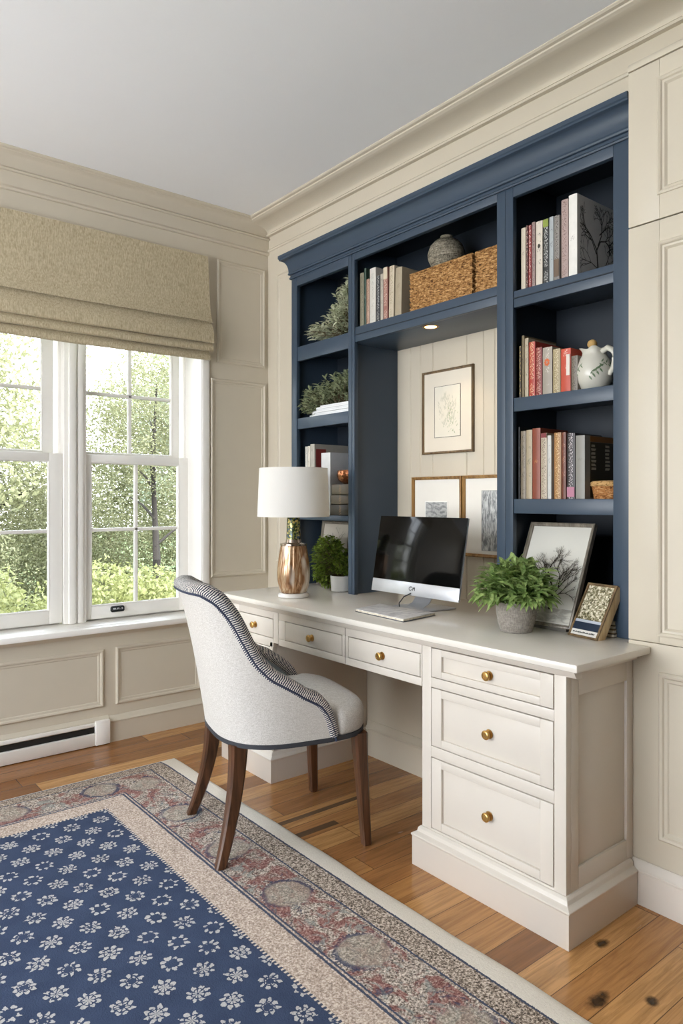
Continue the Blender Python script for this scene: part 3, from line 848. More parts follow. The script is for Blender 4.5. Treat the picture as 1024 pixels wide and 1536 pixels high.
part('glass_body', MB().lathe(lx, ly, [(r, CTZ+z) for r, z in P], 72, rib=lambda a, z: 1+.022*math.cos(a*18)), AMBER, l, smooth=50)
part('collar', MB().lathe(lx, ly, [(.056, CTZ+.230), (.061, CTZ+.233), (.061, CTZ+.240), (.05, CTZ+.243), (.036, CTZ+.246), (.033, CTZ+.26)], 40), plain('silvered_collar', '9A8B7E', .2, .9), l)
t = NT('mosaic_neck'); v = t.n('ShaderNodeTexVoronoi'); t.l(t.coord(), v.inputs['Vector']); v.inputs['Scale'].default_value = 130
sp = t.n('ShaderNodeSeparateColor'); t.l(v.outputs['Color'], sp.inputs[0])
t.bsdf(t.ramp(sp.outputs[0], [(0, '2E3A1E'), (.35, '7A7B3E'), (.6, '3A4A57'), (.8, 'B9A25C')], 'CONSTANT'), .25, .3)
part('neck', MB().lathe(lx, ly, [(.033, CTZ+.25), (.031, CTZ+.30), (.029, CTZ+.36), (.022, CTZ+.385), (.01, CTZ+.39), (.008, CTZ+.44)], 32), t.m, l)
m = MB(); z0, z1 = 1.142, 1.360
m.lathe(lx, ly, [(.163, z0), (.154, z1), (.151, z1), (.160, z0)], 64, False, False)
m.f += [(k, (k+1) % 64, 3*64+(k+1) % 64, 3*64+k) for k in range(64)]
t = NT('white_linen_shade'); d = t.n('ShaderNodeBsdfPrincipled'); d.inputs['Base Color'].default_value = lin('F0EEEA'); d.inputs['Roughness'].default_value = .85
tl = t.n('ShaderNodeBsdfTranslucent'); tl.inputs[0].default_value = lin('F0EDE6'); mx = t.n('ShaderNodeMixShader'); mx.inputs[0].default_value = .35
t.l(d.outputs[0], mx.inputs[1]); t.l(tl.outputs[0], mx.inputs[2]); t.l(mx.outputs[0], t.out.inputs[0])
part('lamp_shade', m, t.m, l, smooth=50)
m = MB()
for k in range(3):
    a = 2*math.pi*k/3; m.tube([(lx, ly, z1-.02), (lx+.154*math.cos(a), ly+.154*math.sin(a), z1-.012)], .002, 6)
m.tube([(lx, ly, CTZ+.43), (lx, ly, z1-.01)], .004, 8)
part('shade_carrier', m, BRASS, l)

# ------------------------------------------------------------------ computer
cm = thing('computer', 'slim all in one computer with black screen and silver chin', 'computer', (2.06, 2.02, CTZ))
zb, tilt = .836, R(10)
Oc = Vector((2.0, 2.024, zb)); Uc = Vector((0, -1, 0)); Vc = Vector((math.sin(tilt), 0, math.cos(tilt))); Nc = Vector((-math.cos(tilt), 0, math.sin(tilt)))
hw, ht = .2435, .318
m = MB().obox(Oc, Uc, Vc, Nc, -hw, hw, 0, ht, -.010, -.0015)
# swelling back
L = []
for k, n_ in ((1., -.009), (.92, -.016), (.7, -.026), (.4, -.034)):
    L.append([Oc+Uc*(hw*k*a)+Vc*(ht/2+ht/2*k*b_)+Nc*n_ for a, b_ in ((-1, -1), (1, -1), (1, 1), (-1, 1))])
m.loops(L, False, True)
part('housing', m, ALU, cm, bevel=.002)
t = NT('black_glass_screen'); t.bsdf('060606', .09, 0, spec=.22)
part('screen', MB().obox(Oc, Uc, Vc, Nc, -hw, hw, .052, ht, -.002, .0005), t.m, cm, bevel=.0008)
chn = part('chin', MB().obox(Oc, Uc, Vc, Nc, -hw, hw, 0, .0515, -.002, .0005), ALU, cm, bevel=.0008)
m = MB()
def stroke(pts, w, n0=.0005, n1=.0012):
    for (a, b_), (c, d) in zip(pts, pts[1:]):
        dv = Vector((c-a, d-b_)); ln = dv.length; dv.normalize(); e = Vector((-dv.y, dv.x))*w/2
        q = [(a+e.x, b_+e.y), (c+e.x, d+e.y), (c-e.x, d-e.y), (a-e.x, b_-e.y)]
        m.loops([[Oc+Uc*x+Vc*y+Nc*nn for x, y in q] for nn in (n0, n1)], True, True)
stroke([(-.013+.008*math.cos(a*math.pi/8), .0265+.0065*math.sin(a*math.pi/8)) for a in range(2, 17)], .0025)
stroke([(-.017, .034), (-.005, .0355)], .002)
stroke([(.0, .020), (.001, .0335), (.0055, .026), (.010, .0335), (.011, .020)], .003)
part('maker_mark', m, plain('dark_mark', '2A2C31', .5), chn, smooth=0)
m = MB()
# curved neck and flat foot
L = []
for x, z in ((2.065, .95), (2.075, .90), (2.078, .86), (2.07, .825), (2.05, .80), (2.02, .789)):
    L.append([(x-.004, 2.024-.045, z), (x-.004, 2.024+.045, z), (x+.004, 2.024+.045, z+.004), (x+.004, 2.024-.045, z+.004)])
m.loops(L, True, True)
part('neck', m, ALU, cm, smooth=40)
part('foot', MB().box(1.985, 2.15, 2.024-.10, 2.024+.10, CTZ, CTZ+.007), ALU, cm, bevel=.003)
cb = MB().tube([(2.00, 2.03, .845), (1.985, 2.055, .83), (1.972, 2.068, .805), (1.965, 2.06, .788)], .0025, 6)
part('cable', cb, BLACK, cm)

# magazine lying open on the desk
mg = thing('magazine', 'thick silvery magazine lying on the worktop before the computer', 'magazine', (1.86, 1.98, CTZ))
t = NT('glossy_magazine_cover'); c = t.coord(scale=(9, 40, 1)); n = t.noise(c, 1, 5, .7)
t.bsdf(t.ramp(n, [(.38, 'A9A8AA'), (.5, 'D6D4D3'), (.62, 'E4E2DF')]), .35)
q = [(1.790, 2.125), (1.955, 2.165), (1.965, 1.862), (1.768, 1.832)]
def slab(q, z0, z1, dip=0): 
    return MB().loops([[(x, y, z0) for x, y in q], [(x, y, z1) for x, y in q]], True, True)
part('cover', slab(q, CTZ+.010, CTZ+.0125), t.m, mg, bevel=.001)
part('pages', slab([(x*.985+1.87*.015, y*.985+1.99*.015) for x, y in q], CTZ+.0035, CTZ+.0102), PAGES, mg)
part('back_cover', slab(q, CTZ+.0005, CTZ+.0035), plain('magazine_back', '4A4E58', .4), mg, bevel=.001)

# ------------------------------------------------------------------ plants
def sprig_cloud(m, stems, base, cen, rad, n, ln, w, seed, up=.5, bend=.5, clip=None, droop=0, cl=3):
    """stems fanning out of base to points in an ellipsoid; leaves along each outer stem"""
    r = random.Random(seed)
    base = Vector(base); cen = Vector(cen)
    for i in range(n):
        while True:
            q = Vector((r.uniform(-1, 1), r.uniform(-1, 1), r.uniform(-1, 1)))
            if .25 < q.length < 1: break
        p = cen+Vector((q.x*rad[0], q.y*rad[1], q.z*rad[2]))
        if clip and not clip(p): continue
        d0 = (p-base); mid = base+d0*.5+Vector((0, 0, .12*d0.length))
        dirn = (p-mid).normalized()
        if stems is not None and i % 3 == 0: stems.tube([base, mid*.5+(base+p)*.25, p], [.0022, .0018, .001], 4)
        for k in range(cl):
            f = k/max(1, cl-1)
            bp = p-dirn*(ln*.9*(1-f))
            a = r.uniform(0, 6.28)
            sd = Vector((math.cos(a), math.sin(a), r.uniform(-.2, .5)))
            d = (dirn*(.35+.5*f)+sd*1.05+Vector((0, 0, up*r.uniform(.2, 1)-droop))).normalized()
            l_ = ln*r.uniform(.7, 1.2); tip = bp+d*l_
            if clip and not (clip(tip) and clip(bp)): continue
            m.leaf(bp, d, Vector((r.uniform(-.4, .4), r.uniform(-.4, .4), 1)), l_, w*r.uniform(.8, 1.2), bend)
# main pot plant on the desk
px, py = 1.945, 1.476
pl = thing('potted_plant', 'bushy green plant in round grey pot on the worktop', 'plant', (px, py, CTZ))
part('pot', MB().lathe(px, py, [(.048, CTZ), (.052, CTZ+.002), (.060, CTZ+.03), (.066, CTZ+.065), (.0665, CTZ+.096), (.064, CTZ+.100), (.060, CTZ+.098), (.059, CTZ+.08)], 48), CONC, pl)
part('soil', MB().lathe(px, py, [(.0595, CTZ+.078), (.03, CTZ+.088), (.005, CTZ+.09)], 24), SOIL, pl)
m, st = MB(), MB()
ok = lambda p: not (p.z < CTZ+.104 and math.hypot(p.x-px, p.y-py) < .078) and p.z > CTZ+.06 and p.x < 2.095
sprig_cloud(m, st, (px, py, CTZ+.085), (px, py, CTZ+.160), (.120, .140, .060), 300, .046, .019, 3, .35, .45, ok)
sprig_cloud(m, st, (px, py, CTZ+.085), (px-.01, py+.01, CTZ+.125), (.125, .15, .04), 120, .046, .018, 5, .1, .7, ok)
sprig_cloud(m, st, (px, py, CTZ+.085), (px+.01, py+.0, CTZ+.205), (.055, .06, .03), 40, .046, .018, 9, .6, .3, ok)
part('foliage', m, LEAF, pl, smooth=0, keep=True)
part('stems', st, m_leaf('green_stem', '4E6A2E', '7E9A50'), pl)
# moss-green plant in white pot inside the left unit
px, py = 2.150, 2.655
pl = thing('potted_plant', 'mossy green plant in small white pot behind the lamp', 'plant', (px, py, CTZ))
part('pot', MB().lathe(px, py, [(.046, CTZ), (.050, CTZ+.002), (.0535, CTZ+.07), (.0535, CTZ+.074), (.050, CTZ+.074), (.049, CTZ+.06)], 40), plain('white_glazed_pot', 'D9D8D6', .3), pl)
part('soil', MB().lathe(px, py, [(.049, CTZ+.06), (.005, CTZ+.066)], 24), SOIL, pl)
m, st = MB(), MB()
ok = lambda p: 2.562 < p.y < 2.94 and p.z > CTZ+.005 and p.x < 2.195 and not (p.z < CTZ+.08 and math.hypot(p.x-px, p.y-py) < .058)
sprig_cloud(m, st, (px, py, CTZ+.06), (px-.005, py+.085, CTZ+.15), (.06, .115, .115), 1000, .019, .012, 13, .2, .5, ok)
sprig_cloud(m, st, (px, py, CTZ+.06), (px, py+.11, CTZ+.08), (.065, .07, .075), 450, .018, .012, 14, .1, .6, ok)
sprig_cloud(m, st, (px, py, CTZ+.06), (px, py-.01, CTZ+.12), (.06, .07, .05), 250, .018, .011, 15, .2, .6, ok)
part('foliage', m, MOSS, pl, smooth=0, keep=True)
part('stems', st, STEM, pl)
# two leafy sprays on the upper left shelves
def spray(label, cx, cy, z0, z1, mat, seed, shape, n):
    s_ = thing('leafy_spray', label, 'plant', (cx, cy, z0), 'leafy sprays on the left shelves')
    m, st = MB(), MB()
    ok = lambda p: 2.556 < p.y < 2.955 and z0+.004 < p.z < z1 and 2.05 < p.x < 2.375
    for (c, r_, k) in shape: sprig_cloud(m, st, (cx, cy, z0+.01), c, r_, int(n*k*.55), .034, .0135, seed, .35, .35, ok, cl=4); seed += 1
    part('foliage', m, mat, s_, smooth=0, keep=True)
    part('stems', st, STEM, s_)
spray('tall grey green leafy spray on the topmost left shelf', 2.21, 2.68, 1.998, 2.30, LEAFO, 30,
      [((2.20, 2.67, 2.09), (.10, .14, .09), .5), ((2.19, 2.62, 2.18), (.09, .09, .09), .32), ((2.17, 2.80, 2.05), (.09, .09, .05), .25), ((2.19, 2.60, 2.25), (.05, .05, .05), .09)], 900)
spray('dark sage leafy spray behind the stack of white papers', 2.23, 2.76, 1.633, 1.92, LEAFD, 50,
      [((2.22, 2.74, 1.76), (.10, .18, .085), .6), ((2.15, 2.87, 1.71), (.07, .08, .07), .28), ((2.24, 2.64, 1.79), (.08, .08, .07), .2)], 850)

# ------------------------------------------------------------------ framed pictures
def tree_ink(m, put, r, base, ln, ang, w, depth, spread=.5, shrink=.78):
    """branching pen drawing: thin flat strokes put on a plane by put(x, y)"""
    if depth == 0 or ln < .004: return
    x, y = base; x2, y2 = x+ln*math.sin(ang), y+ln*math.cos(ang)
    ex, ey = math.cos(ang)*w/2, -math.sin(ang)*w/2
    m.add([put(x-ex, y-ey), put(x+ex, y+ey), put(x2+ex*.7, y2+ey*.7), put(x2-ex*.7, y2-ey*.7)], [(0, 1, 2, 3)])
    for k in range(2 if r.random() < .8 else 3):
        tree_ink(m, put, r, (x2, y2), ln*shrink*r.uniform(.75, 1.1), ang+r.uniform(-spread, spread), w*.72, depth-1, spread, shrink)
def clip_faces(m, ok):
    m.f = [f for f in m.f if all(ok(m.v[i]) for i in f)]
def picture(name, label, O, U, V, N, w, h, fw, fd, fmat, mat_in, mount=None, group=None, art=None, glass=True):
    """O = lower left of the outer frame; U, V in plane, N towards the viewer"""
    O, U, V, N = map(Vector, (O, U, V, N))
    root = thing(name, label, 'picture', O+U*(w/2), group)
    prof = [(0, -fd), (0, -.002), (.002, 0), (fw*.35, .001), (fw*.6, -.003), (fw*.85, -.004), (fw, -.007), (fw, -fd*.75)]
    part('frame', MB().frame(O, U, V, N, 0, w, 0, h, prof, cap=False).frame(O, U, V, N, 0, w, 0, h, [(0, -fd), (fw, -fd)], cap=False), fmat, root, smooth=30)
    part('backing', MB().obox(O, U, V, N, fw*.5, w-fw*.5, fw*.5, h-fw*.5, -fd*.95, -fd*.6), FRAMEW, root)
    mo = part('mount', MB().obox(O, U, V, N, fw*.9, w-fw*.9, fw*.9, h-fw*.9, -fd*.62, -fd*.5), mat_in, root)
    if art: art(root, lambda x, y, e=0: O+U*x+V*y+N*(-fd*.5+.0006+e))
    return root
def smudge(name, bg, fg, sc, lo, hi, dist=1.):
    t = NT(name); c = t.coord(scale=sc); n = t.noise(c, 1, 5, .6, dist)
    t.bsdf(t.mix(t.range(n, lo, hi), lin(bg), lin(fg)), .7); return t.m
def rectart(x0, x1, y0, y1, mat, border=None, bw=.0015):
    def f(root, put):
        q = [(x0, y0), (x1, y0), (x1, y1), (x0, y1)]
        m = MB().loops([[put(x, y) for x, y in q], [put(x, y, .0008) for x, y in q]], True, True)
        a = part('print', m, mat, root, smooth=0)
        if border:
            m = MB()
            for (ax, ay, bx_, by_) in ((x0-bw, y0-bw, x1+bw, y0), (x0-bw, y1, x1+bw, y1+bw), (x0-bw, y0, x0, y1), (x1, y0, x1+bw, y1)):
                q2 = [(ax, ay), (bx_, ay), (bx_, by_), (ax, by_)]
                m.loops([[put(x, y, .0002) for x, y in q2], [put(x, y, .0015) for x, y in q2]], True, True)
            part('print_border', m, border, root, smooth=0)
        return a
    return f
NU, NV_, NN = (0, -1, 0), (0, 0, 1), (-1, 0, 0)
# botanical study: pale bloom shape with green leaves
def art_botanic(root, put):
    rectart(.078, .232, .075, .305, plain('ivory_sheet', 'DFDACB', .7), INK, .0016)(root, put)
    m = MB(); r = random.Random(4)
    for i in range(130):
        a = r.uniform(0, 6.28); q = r.random()**.5
        x, y = .152+.052*q*math.cos(a), .195+.075*q*math.sin(a)
        if y > .23: x = .152+(x-.152)*(1-(y-.23)*9)
        l_, an, w_ = r.uniform(.010, .026), r.uniform(-.6, .6), r.uniform(.003, .007)
        P = [(x+l_*t*math.sin(an)+s*w_*math.cos(an), y+l_*t*math.cos(an)-s*w_*math.sin(an)) for t, s in ((0, 0), (.35, -.5), (1, 0), (.35, .5))]
        m.add([put(a_, b_, .0010+i*2e-6) for a_, b_ in P], [(0, 1, 2, 3)])
    part('bloom', m, plain('faded_bloom_wash', 'CAC8B8', .8), root, smooth=0, keep=True)
    m = MB()
    for i in range(46):
        x, y = r.gauss(.178, .017), r.gauss(.145, .028)
        l_, an, w_ = r.uniform(.008, .02), r.uniform(-.9, .9), r.uniform(.002, .004)
        P = [(x+l_*t*math.sin(an)+s*w_*math.cos(an), y+l_*t*math.cos(an)-s*w_*math.sin(an)) for t, s in ((0, 0), (.35, -.5), (1, 0), (.35, .5))]
        m.add([put(a_, b_, .0013+i*2e-6) for a_, b_ in P], [(0, 1, 2, 3)])
    part('painted_leaves', m, plain('soft_green_wash', 'A2AD8C', .8), root, smooth=0, keep=True)
PG = 'pictures in the computer niche'
picture('framed_picture', 'bronze framed botanical study hanging highest in the niche', (2.382, 2.347, 1.428), NU, NV_, NN, .307, .382, .011, .016, FRAMEW, paint('ivory_mount', 'DDD5C5', .7), group=PG, art=art_botanic)
picture('framed_picture', 'gold framed small grey print hanging behind the computer screen', (2.372, 2.405, .972), NU, NV_, NN, .307, .352, .014, .022, GOLDW, PAPER, group=PG,
        art=rectart(.085, .218, .085, .235, smudge('grey_lake_print', 'B9BAB8', '7D7F80', (30, 30, 60), .4, .62), plain('white_bevel', 'F4F2EC', .6), .004))
picture('framed_picture', 'gold framed tall grey woodland print beside the right niche post', (2.372, 2.092, .972), NU, NV_, NN, .32, .352, .014, .022, GOLDW, PAPER, group=PG,
        art=rectart(.105, .225, .03, .285, smudge('grey_woodland_print', 'C9CAC8', '6F7274', (40, 90, 22), .4, .6), INKG, .001))
# large leaning frame with the winter tree
lean_a = math.asin(.15/.38)
Vl = Vector((math.sin(lean_a), 0, math.cos(lean_a))); Nl = Vector((-math.cos(lean_a), 0, math.sin(lean_a)))
def art_tree(root, put):
    r = random.Random(11); m = MB()
    tree_ink(m, lambda x, y: put(x, y, .0009), r, (.160, .060), .046, -.04, .009, 12, .60, .81)
    for k in range(3): tree_ink(m, lambda x, y: put(x, y, .0009), r, (.158, .082+.016*k), .034, (-.85, .9, .2)[k], .0045, 11, .6, .81)
    part('tree_drawing', m, plain('umber_ink', '3C342B', .8), root, smooth=0, keep=True)
    rectart(.012, .250, .018, .066, smudge('shore_wash', '9B988F', 'C3C0B6', (40, 20, 60), .4, .6))(root, put)
lp = picture('framed_picture', 'weathered grey frame with bare winter tree leaning on the worktop', (2.052, 1.604, CTZ+.012), NU, Vl, Nl, .262, .376, .013, .020, GREYW, paint('misty_paper', 'CBC9C0', .6), art=art_tree)
m = MB(); top_p = Vector((2.052, 1.473, CTZ+.012))+Vl*.30-Nl*.022
m.tube([top_p, (2.33, 1.473, CTZ+.004)], .006, 6)
part('easel_strut', m, GREYW, lp)
part('easel_foot', MB().box(2.056, 2.075, 1.36, 1.59, CTZ, CTZ+.012), plain('grey_easel_foot', '57534C', .6), lp)
# small picture block leaning on a stack of little books
sa = R(30); rot = R(10)
Us = Vector((-math.sin(rot), -math.cos(rot), 0)); fw_ = Vector((math.cos(rot), -math.sin(rot), 0))
Vs = (fw_*math.sin(sa)+Vector((0, 0, math.cos(sa)))).normalized(); Ns = Us.cross(Vs); Ns = Ns if Ns.x < 0 else -Ns
Os = Vector((2.022, 1.331, CTZ+.001)) 
sp_ = thing('picture_block', 'small leaning picture block with pale wood sides beside the navy post', 'picture', Os+Us*.06)
w_, h_, d_ = .118, .190, .034
part('block', MB().obox(Os, Us, Vs, Ns, 0, w_, 0, h_, -d_, -.003), m_wood('pale_wood_side', 'A88C62', 'CDB68D'), sp_, bevel=.001)
fr = part('rim', MB().frame(Os, Us, Vs, Ns, 0, w_, 0, h_, [(0, -.008), (0, 0), (.002, .0015), (.007, .001), (.008, -.002)], cap=False), FRAMEW, sp_, smooth=30)
t = NT('leafy_photo'); c = t.coord(); n = t.noise(c, 130, 4, .7, .5)
t.bsdf(t.ramp(n, [(.36, '33301F'), (.48, '7E7652'), (.56, 'D8D0B8'), (.68, 'F1ECE0')]), .35)
part('photo', MB().obox(Os, Us, Vs, Ns, .010, w_-.010, .062, h_-.010, -.003, -.0005), t.m, sp_)
part('navy_band', MB().obox(Os, Us, Vs, Ns, .008, w_-.008, .026, .052, -.003, -.0005), plain('navy_caption_band', '2B3444', .3), sp_)
m = MB().obox(Os, Us, Vs, Ns, .008, w_-.008, .008, .026, -.003, -.0006)
cap = part('caption_strip', m, plain('pale_caption', 'D9D6CF', .4), sp_)
m = MB(); r = random.Random(3); x = .014
while x < w_-.02:
    k = r.uniform(.002, .005); m.obox(Os, Us, Vs, Ns, x, x+k, .0145, .0145+r.uniform(.003, .0055), -.0006, .0001); x += k+.0015
part('caption_letters', m, INK, cap)
part('pale_edge', MB().obox(Os, Us, Vs, Ns, .008, w_-.008, .0525, .061, -.003, -.0005), plain('pale_blue_edge', 'B8BDC6', .4), sp_)
for k, (lab, cc) in enumerate((('dark brown pocket book at the bottom under the picture block', '4A3A26'), ('tan pocket book in the middle of the little stack', '9A8358'), ('umber pocket book near the top of the little stack', '5A4326'), ('cream pocket book on top of the little stack', 'C9BFA4'))):
    z = CTZ+.0005+k*.0125
    q = thing('pocket_book', lab, 'book', (2.17, 1.265, z), 'pocket books behind the picture block')
    x0 = (2.085, 2.088, 2.094, 2.102)[k]; y0 = 1.205+.002*k
    part('pages', MB().box(x0+.002, 2.19, y0+.002, 1.305, z+.0015, z+.0105), PAGES, q)
    m = MB().box(x0, 2.192, y0, 1.308, z, z+.0018).box(x0, 2.192, y0, 1.308, z+.0102, z+.012).box(x0, 2.192, 1.306, 1.308, z, z+.012)
    part('cover', m, plain('pocket_cover_'+cc, cc, .5), q)
# picture inside the left unit behind the mossy plant
def art_left(root, put):
    r = random.Random(21); m = MB()
    for k in range(4): tree_ink(m, lambda x, y: put(x, y, .0009), r, (.06+.025*k, .14+.02*k), .03, r.uniform(-.5, .5), .003, 6, .7, .8)
    part('sketch', m, INKG, root, smooth=0, keep=True)
picture('framed_picture', 'grey framed sketch standing behind the mossy plant', (2.215, 2.945, CTZ+.001), NU, Vector((.12, 0, 1)).normalized(), Vector((-1, 0, .12)).normalized(), .228, .330, .014, .018, GREYW, paint('stone_paper', 'B9B2A4', .7), art=art_left)
# ------------------------------------------------------------------ books
def book_mat(base, mark, amt=.5, sheen=.45):
    key = ('bk', base, mark, amt)
    if key in _cache: return _cache[key]
    t = NT('book_cover_'+base); c = t.coord()
    mp = t.n('ShaderNodeMapping'); t.l(c, mp.inputs[0]); mp.inputs['Scale'].default_value = (1, 260, 190)
    n = t.noise(mp.outputs[0], 1, 2, .7)
    mp2 = t.n('ShaderNodeMapping'); t.l(c, mp2.inputs[0]); mp2.inputs['Scale'].default_value = (3, 10, 26)
    n2 = t.noise(mp2.outputs[0], 1, 2)
    sp = t.n('ShaderNodeSeparateXYZ'); t.l(c, sp.inputs[0])
    strip = t.math('LESS_THAN', t.math('ABSOLUTE', sp.outputs[1]), .008)
    front = t.math('LESS_THAN', sp.outputs[0], .0012)
    k = t.math('MULTIPLY', t.math('MULTIPLY', t.range(n, .52, .58), t.range(n2, .62-amt*.3, .66-amt*.3)), t.math('MULTIPLY', strip, front))
    cl = lin(base)
    body = t.mix(t.noise(c, 24, 3), tuple(x*.78 for x in cl[:3])+(1,), cl)
    t.bsdf(t.mix(t.math('MULTIPLY', k, .9), body, lin(mark)), sheen); _cache[key] = t.m; return t.m
def book(label, y0, y1, z, h, base, mark='E6DFD0', amt=.5, x=2.132, d=.17, group=None, lean=0, extra=None):
    """y0 > y1: spine edges from left to right as seen from the room"""
    yc = (y0+y1)/2; hw = (y0-y1)/2-.0006
    q = thing('book', label, 'book', (x, yc, z+.0004), group)
    t_ = min(.003, hw*.3)
    m = MB()
    n = 6; sp_ = [(.0015*(1-math.cos(math.pi*(k/n-.5))) if False else -.0025*math.cos(math.pi*(k/n-.5))+.0025, -hw+2*hw*k/n) for k in range(n+1)]
    poly = sp_+[(d, hw), (d, hw-t_), (.007, hw-t_), (.007, -hw+t_), (d, -hw+t_), (d, -hw)]
    m.prism(poly, 'z', 0, h)
    cv = part('cover', m, book_mat(base, mark, amt), q, local=True, smooth=30)
    part('pages', MB().box(.007, d-.004, -hw+t_, hw-t_, .003, h-.004), PAGES, q, local=True)
    if extra: extra(q, cv, hw, h, d)
    if lean: q.rotation_euler = (R(lean), 0, 0)
    return q
def band(c0, c1, mat):
    def f(q, cv, hw, h, d): part('spine_label', MB().box(-.0006, .004, -hw*.92, hw*.92, h*c0, h*c1), mat, cv, local=True)
    return f
g1 = 'books on the top right shelf'; z = 1.9752
book('thin cream book at the left end of the top right shelf', 1.598, 1.578, z, .228, 'D2C6B2', '8A7F70', .2, group=g1)
book('slim dark book with red lettering, second on the top right shelf', 1.577, 1.567, z, .232, '4A2A2C', 'D8B9A8', .9, group=g1)
book('deep red book with white lettering on the top right shelf', 1.566, 1.553, z, .230, '8C2B2B', 'E8D8CC', .9, group=g1)
book('speckled pink and grey book beside the deep red one', 1.552, 1.537, z, .236, '9C8580', '4E3B3A', .9, group=g1)
book('cream book with small black emblem on the top right shelf', 1.534, 1.506, z, .232, 'D9CFC0', '55504A', .35, group=g1,
     extra=lambda q, cv, hw, h, d: part('emblem', MB().loops([[(-.0006+e, .005*math.cos(k*math.pi/6), h*.62+.008*math.sin(k*math.pi/6)) for k in range(12)] for e in (0, .002)], True, True), INK, cv, local=True))
book('black book with green top and white lettering', 1.504, 1.480, z, .231, '26272A', 'CFCFCB', .8, group=g1, extra=band(.88, .995, plain('lime_label', '86953E', .5)))
book('pale blue grey book on the top right shelf', 1.479, 1.461, z, .232, 'AEB4B6', '5F6468', .3, group=g1)
book('grey book with picture spine and brown foot', 1.459, 1.437, z, .230, '8F8984', '3C3632', .9, group=g1, extra=band(.08, .34, plain('brown_picture_label', '6B5848', .5)))
book('tall pinkish book beside the big white one', 1.430, 1.403, z, .275, 'B39C96', '6A504C', .9, group=g1)
def big(q, cv, hw, h, d):
    r = random.Random(8); m = MB()
    put = lambda x, y: (x, -hw-.0006, y)
    for b_, l_, a, w in (((.13, .05), .065, -.12, .009), ((.12, .10), .05, -.6, .006), ((.13, .13), .05, .5, .006), ((.14, .17), .04, .9, .005), ((.13, .05), .045, -1.25, .004), ((.14, .045), .045, 1.25, .004), ((.18, .07), .045, .5, .004), ((.19, .12), .04, 1.0, .004)):
        tree_ink(m, put, r, b_, l_, a, w, 8, .8, .78)
    clip_faces(m, lambda p: .018 < p[0] < d-.008 and .01 < p[2] < h-.01)
    part('cover_drawing', m, plain('sepia_ink', '47433B', .7), cv, local=True, smooth=0, keep=True)
book('largest white book with botanical drawing on its cover', 1.401, 1.368, z, .282, 'ECE9E3', '9B9690', .2, d=.245, group=g1, extra=big)

g2 = 'books on the middle right shelf'; z = 1.5872
book('slim dark book with yellow lettering beside the left post, middle right shelf', 1.607, 1.597, z, .190, '4A4038', 'C9AE5C', .9, group=g2)
book('olive brown book second on the middle right shelf', 1.596, 1.584, z, .226, '75664A', '3C3326', .3, group=g2, d=.2)
book('buff book leaning against the bright red one', 1.583, 1.566, z, .214, 'B3A58C', '6E6251', .4, group=g2)
book('bright red book with gold lettering on the middle right shelf', 1.564, 1.537, z, .197, 'AE3A2C', 'E0C79A', .8, group=g2)
book('dark red book with pale lettering beside the bright red one', 1.536, 1.508, z, .172, '7E211E', 'D9B9A5', .9, group=g2)
def flower(q, cv, hw, h, d):
    m = MB()
    for k in range(7):
        a = k*.9; m.add([(-.0008-k*1e-5, .007*math.cos(a)+yy, h*.68+.009*math.sin(a)+zz) for yy, zz in ((-.006, 0), (0, -.005), (.006, 0), (0, .006))], [(0, 1, 2, 3)])
    part('flower_picture', m, plain('orange_flower', 'C8622E', .5), cv, local=True, smooth=0, keep=True)
book('grey book with orange flower on its spine', 1.506, 1.466, z, .167, 'A39A8E', 'D9D3C8', .4, group=g2, extra=flower)
book('mottled tan book left of the coral book', 1.464, 1.433, z, .155, 'A08F6C', 'E0D4B4', 1., group=g2)
book('coral red book with white label on the middle right shelf', 1.432, 1.393, z, .150, 'C44F3A', 'F0DED0', .3, group=g2,
     extra=lambda q, cv, hw, h, d: part('spine_label', MB().box(-.0006, .003, -hw*.9, -hw*.2, h*.38, h*.86), plain('white_label', 'D9CFC4', .5), cv, local=True))
book('brown grey patterned book against the white pitcher', 1.391, 1.366, z, .120, '7A7064', '3B362F', .9, group=g2, d=.15)

g3 = 'books on the lower right shelf'; z = 1.2212
book('slim black book beside the left post, lower right shelf', 1.6105, 1.602, z, .262, '1C1D1F', '5A5A58', .3, group=g3)
book('grey taupe book second on the lower right shelf', 1.600, 1.577, z, .246, '837765', '4D4438', .5, group=g3)
book('buff book with small green lettering at its foot', 1.576, 1.550, z, .248, 'AD9D82', '4F5B41', .3, group=g3)
book('rust red book with gold emblem on the lower right shelf', 1.549, 1.515, z, .252, '86402B', 'C99A5A', .12, group=g3)
book('crimson topped cream book beside the rust red one', 1.513, 1.488, z, .232, 'BDAE98', '5E4B40', 1., group=g3, extra=band(.93, .998, plain('crimson_label', '7E2A30', .5)))
book('narrow white book on the lower right shelf', 1.487, 1.470, z, .222, 'C9C7C2', '8C8A86', .3, group=g3)
book('golden brown speckled book on the lower right shelf', 1.459, 1.430, z, .230, 'A07345', 'DBBE8C', 1., group=g3)
book('dark rust book beside the golden brown one', 1.429, 1.411, z, .229, '6A3524', 'A57258', .4, group=g3)
book('black book with pink foot and white lettering', 1.408, 1.376, z, .224, '2A2327', 'CFC7C9', 1., group=g3, extra=band(.03, .18, plain('pink_label', 'B0748A', .5)))
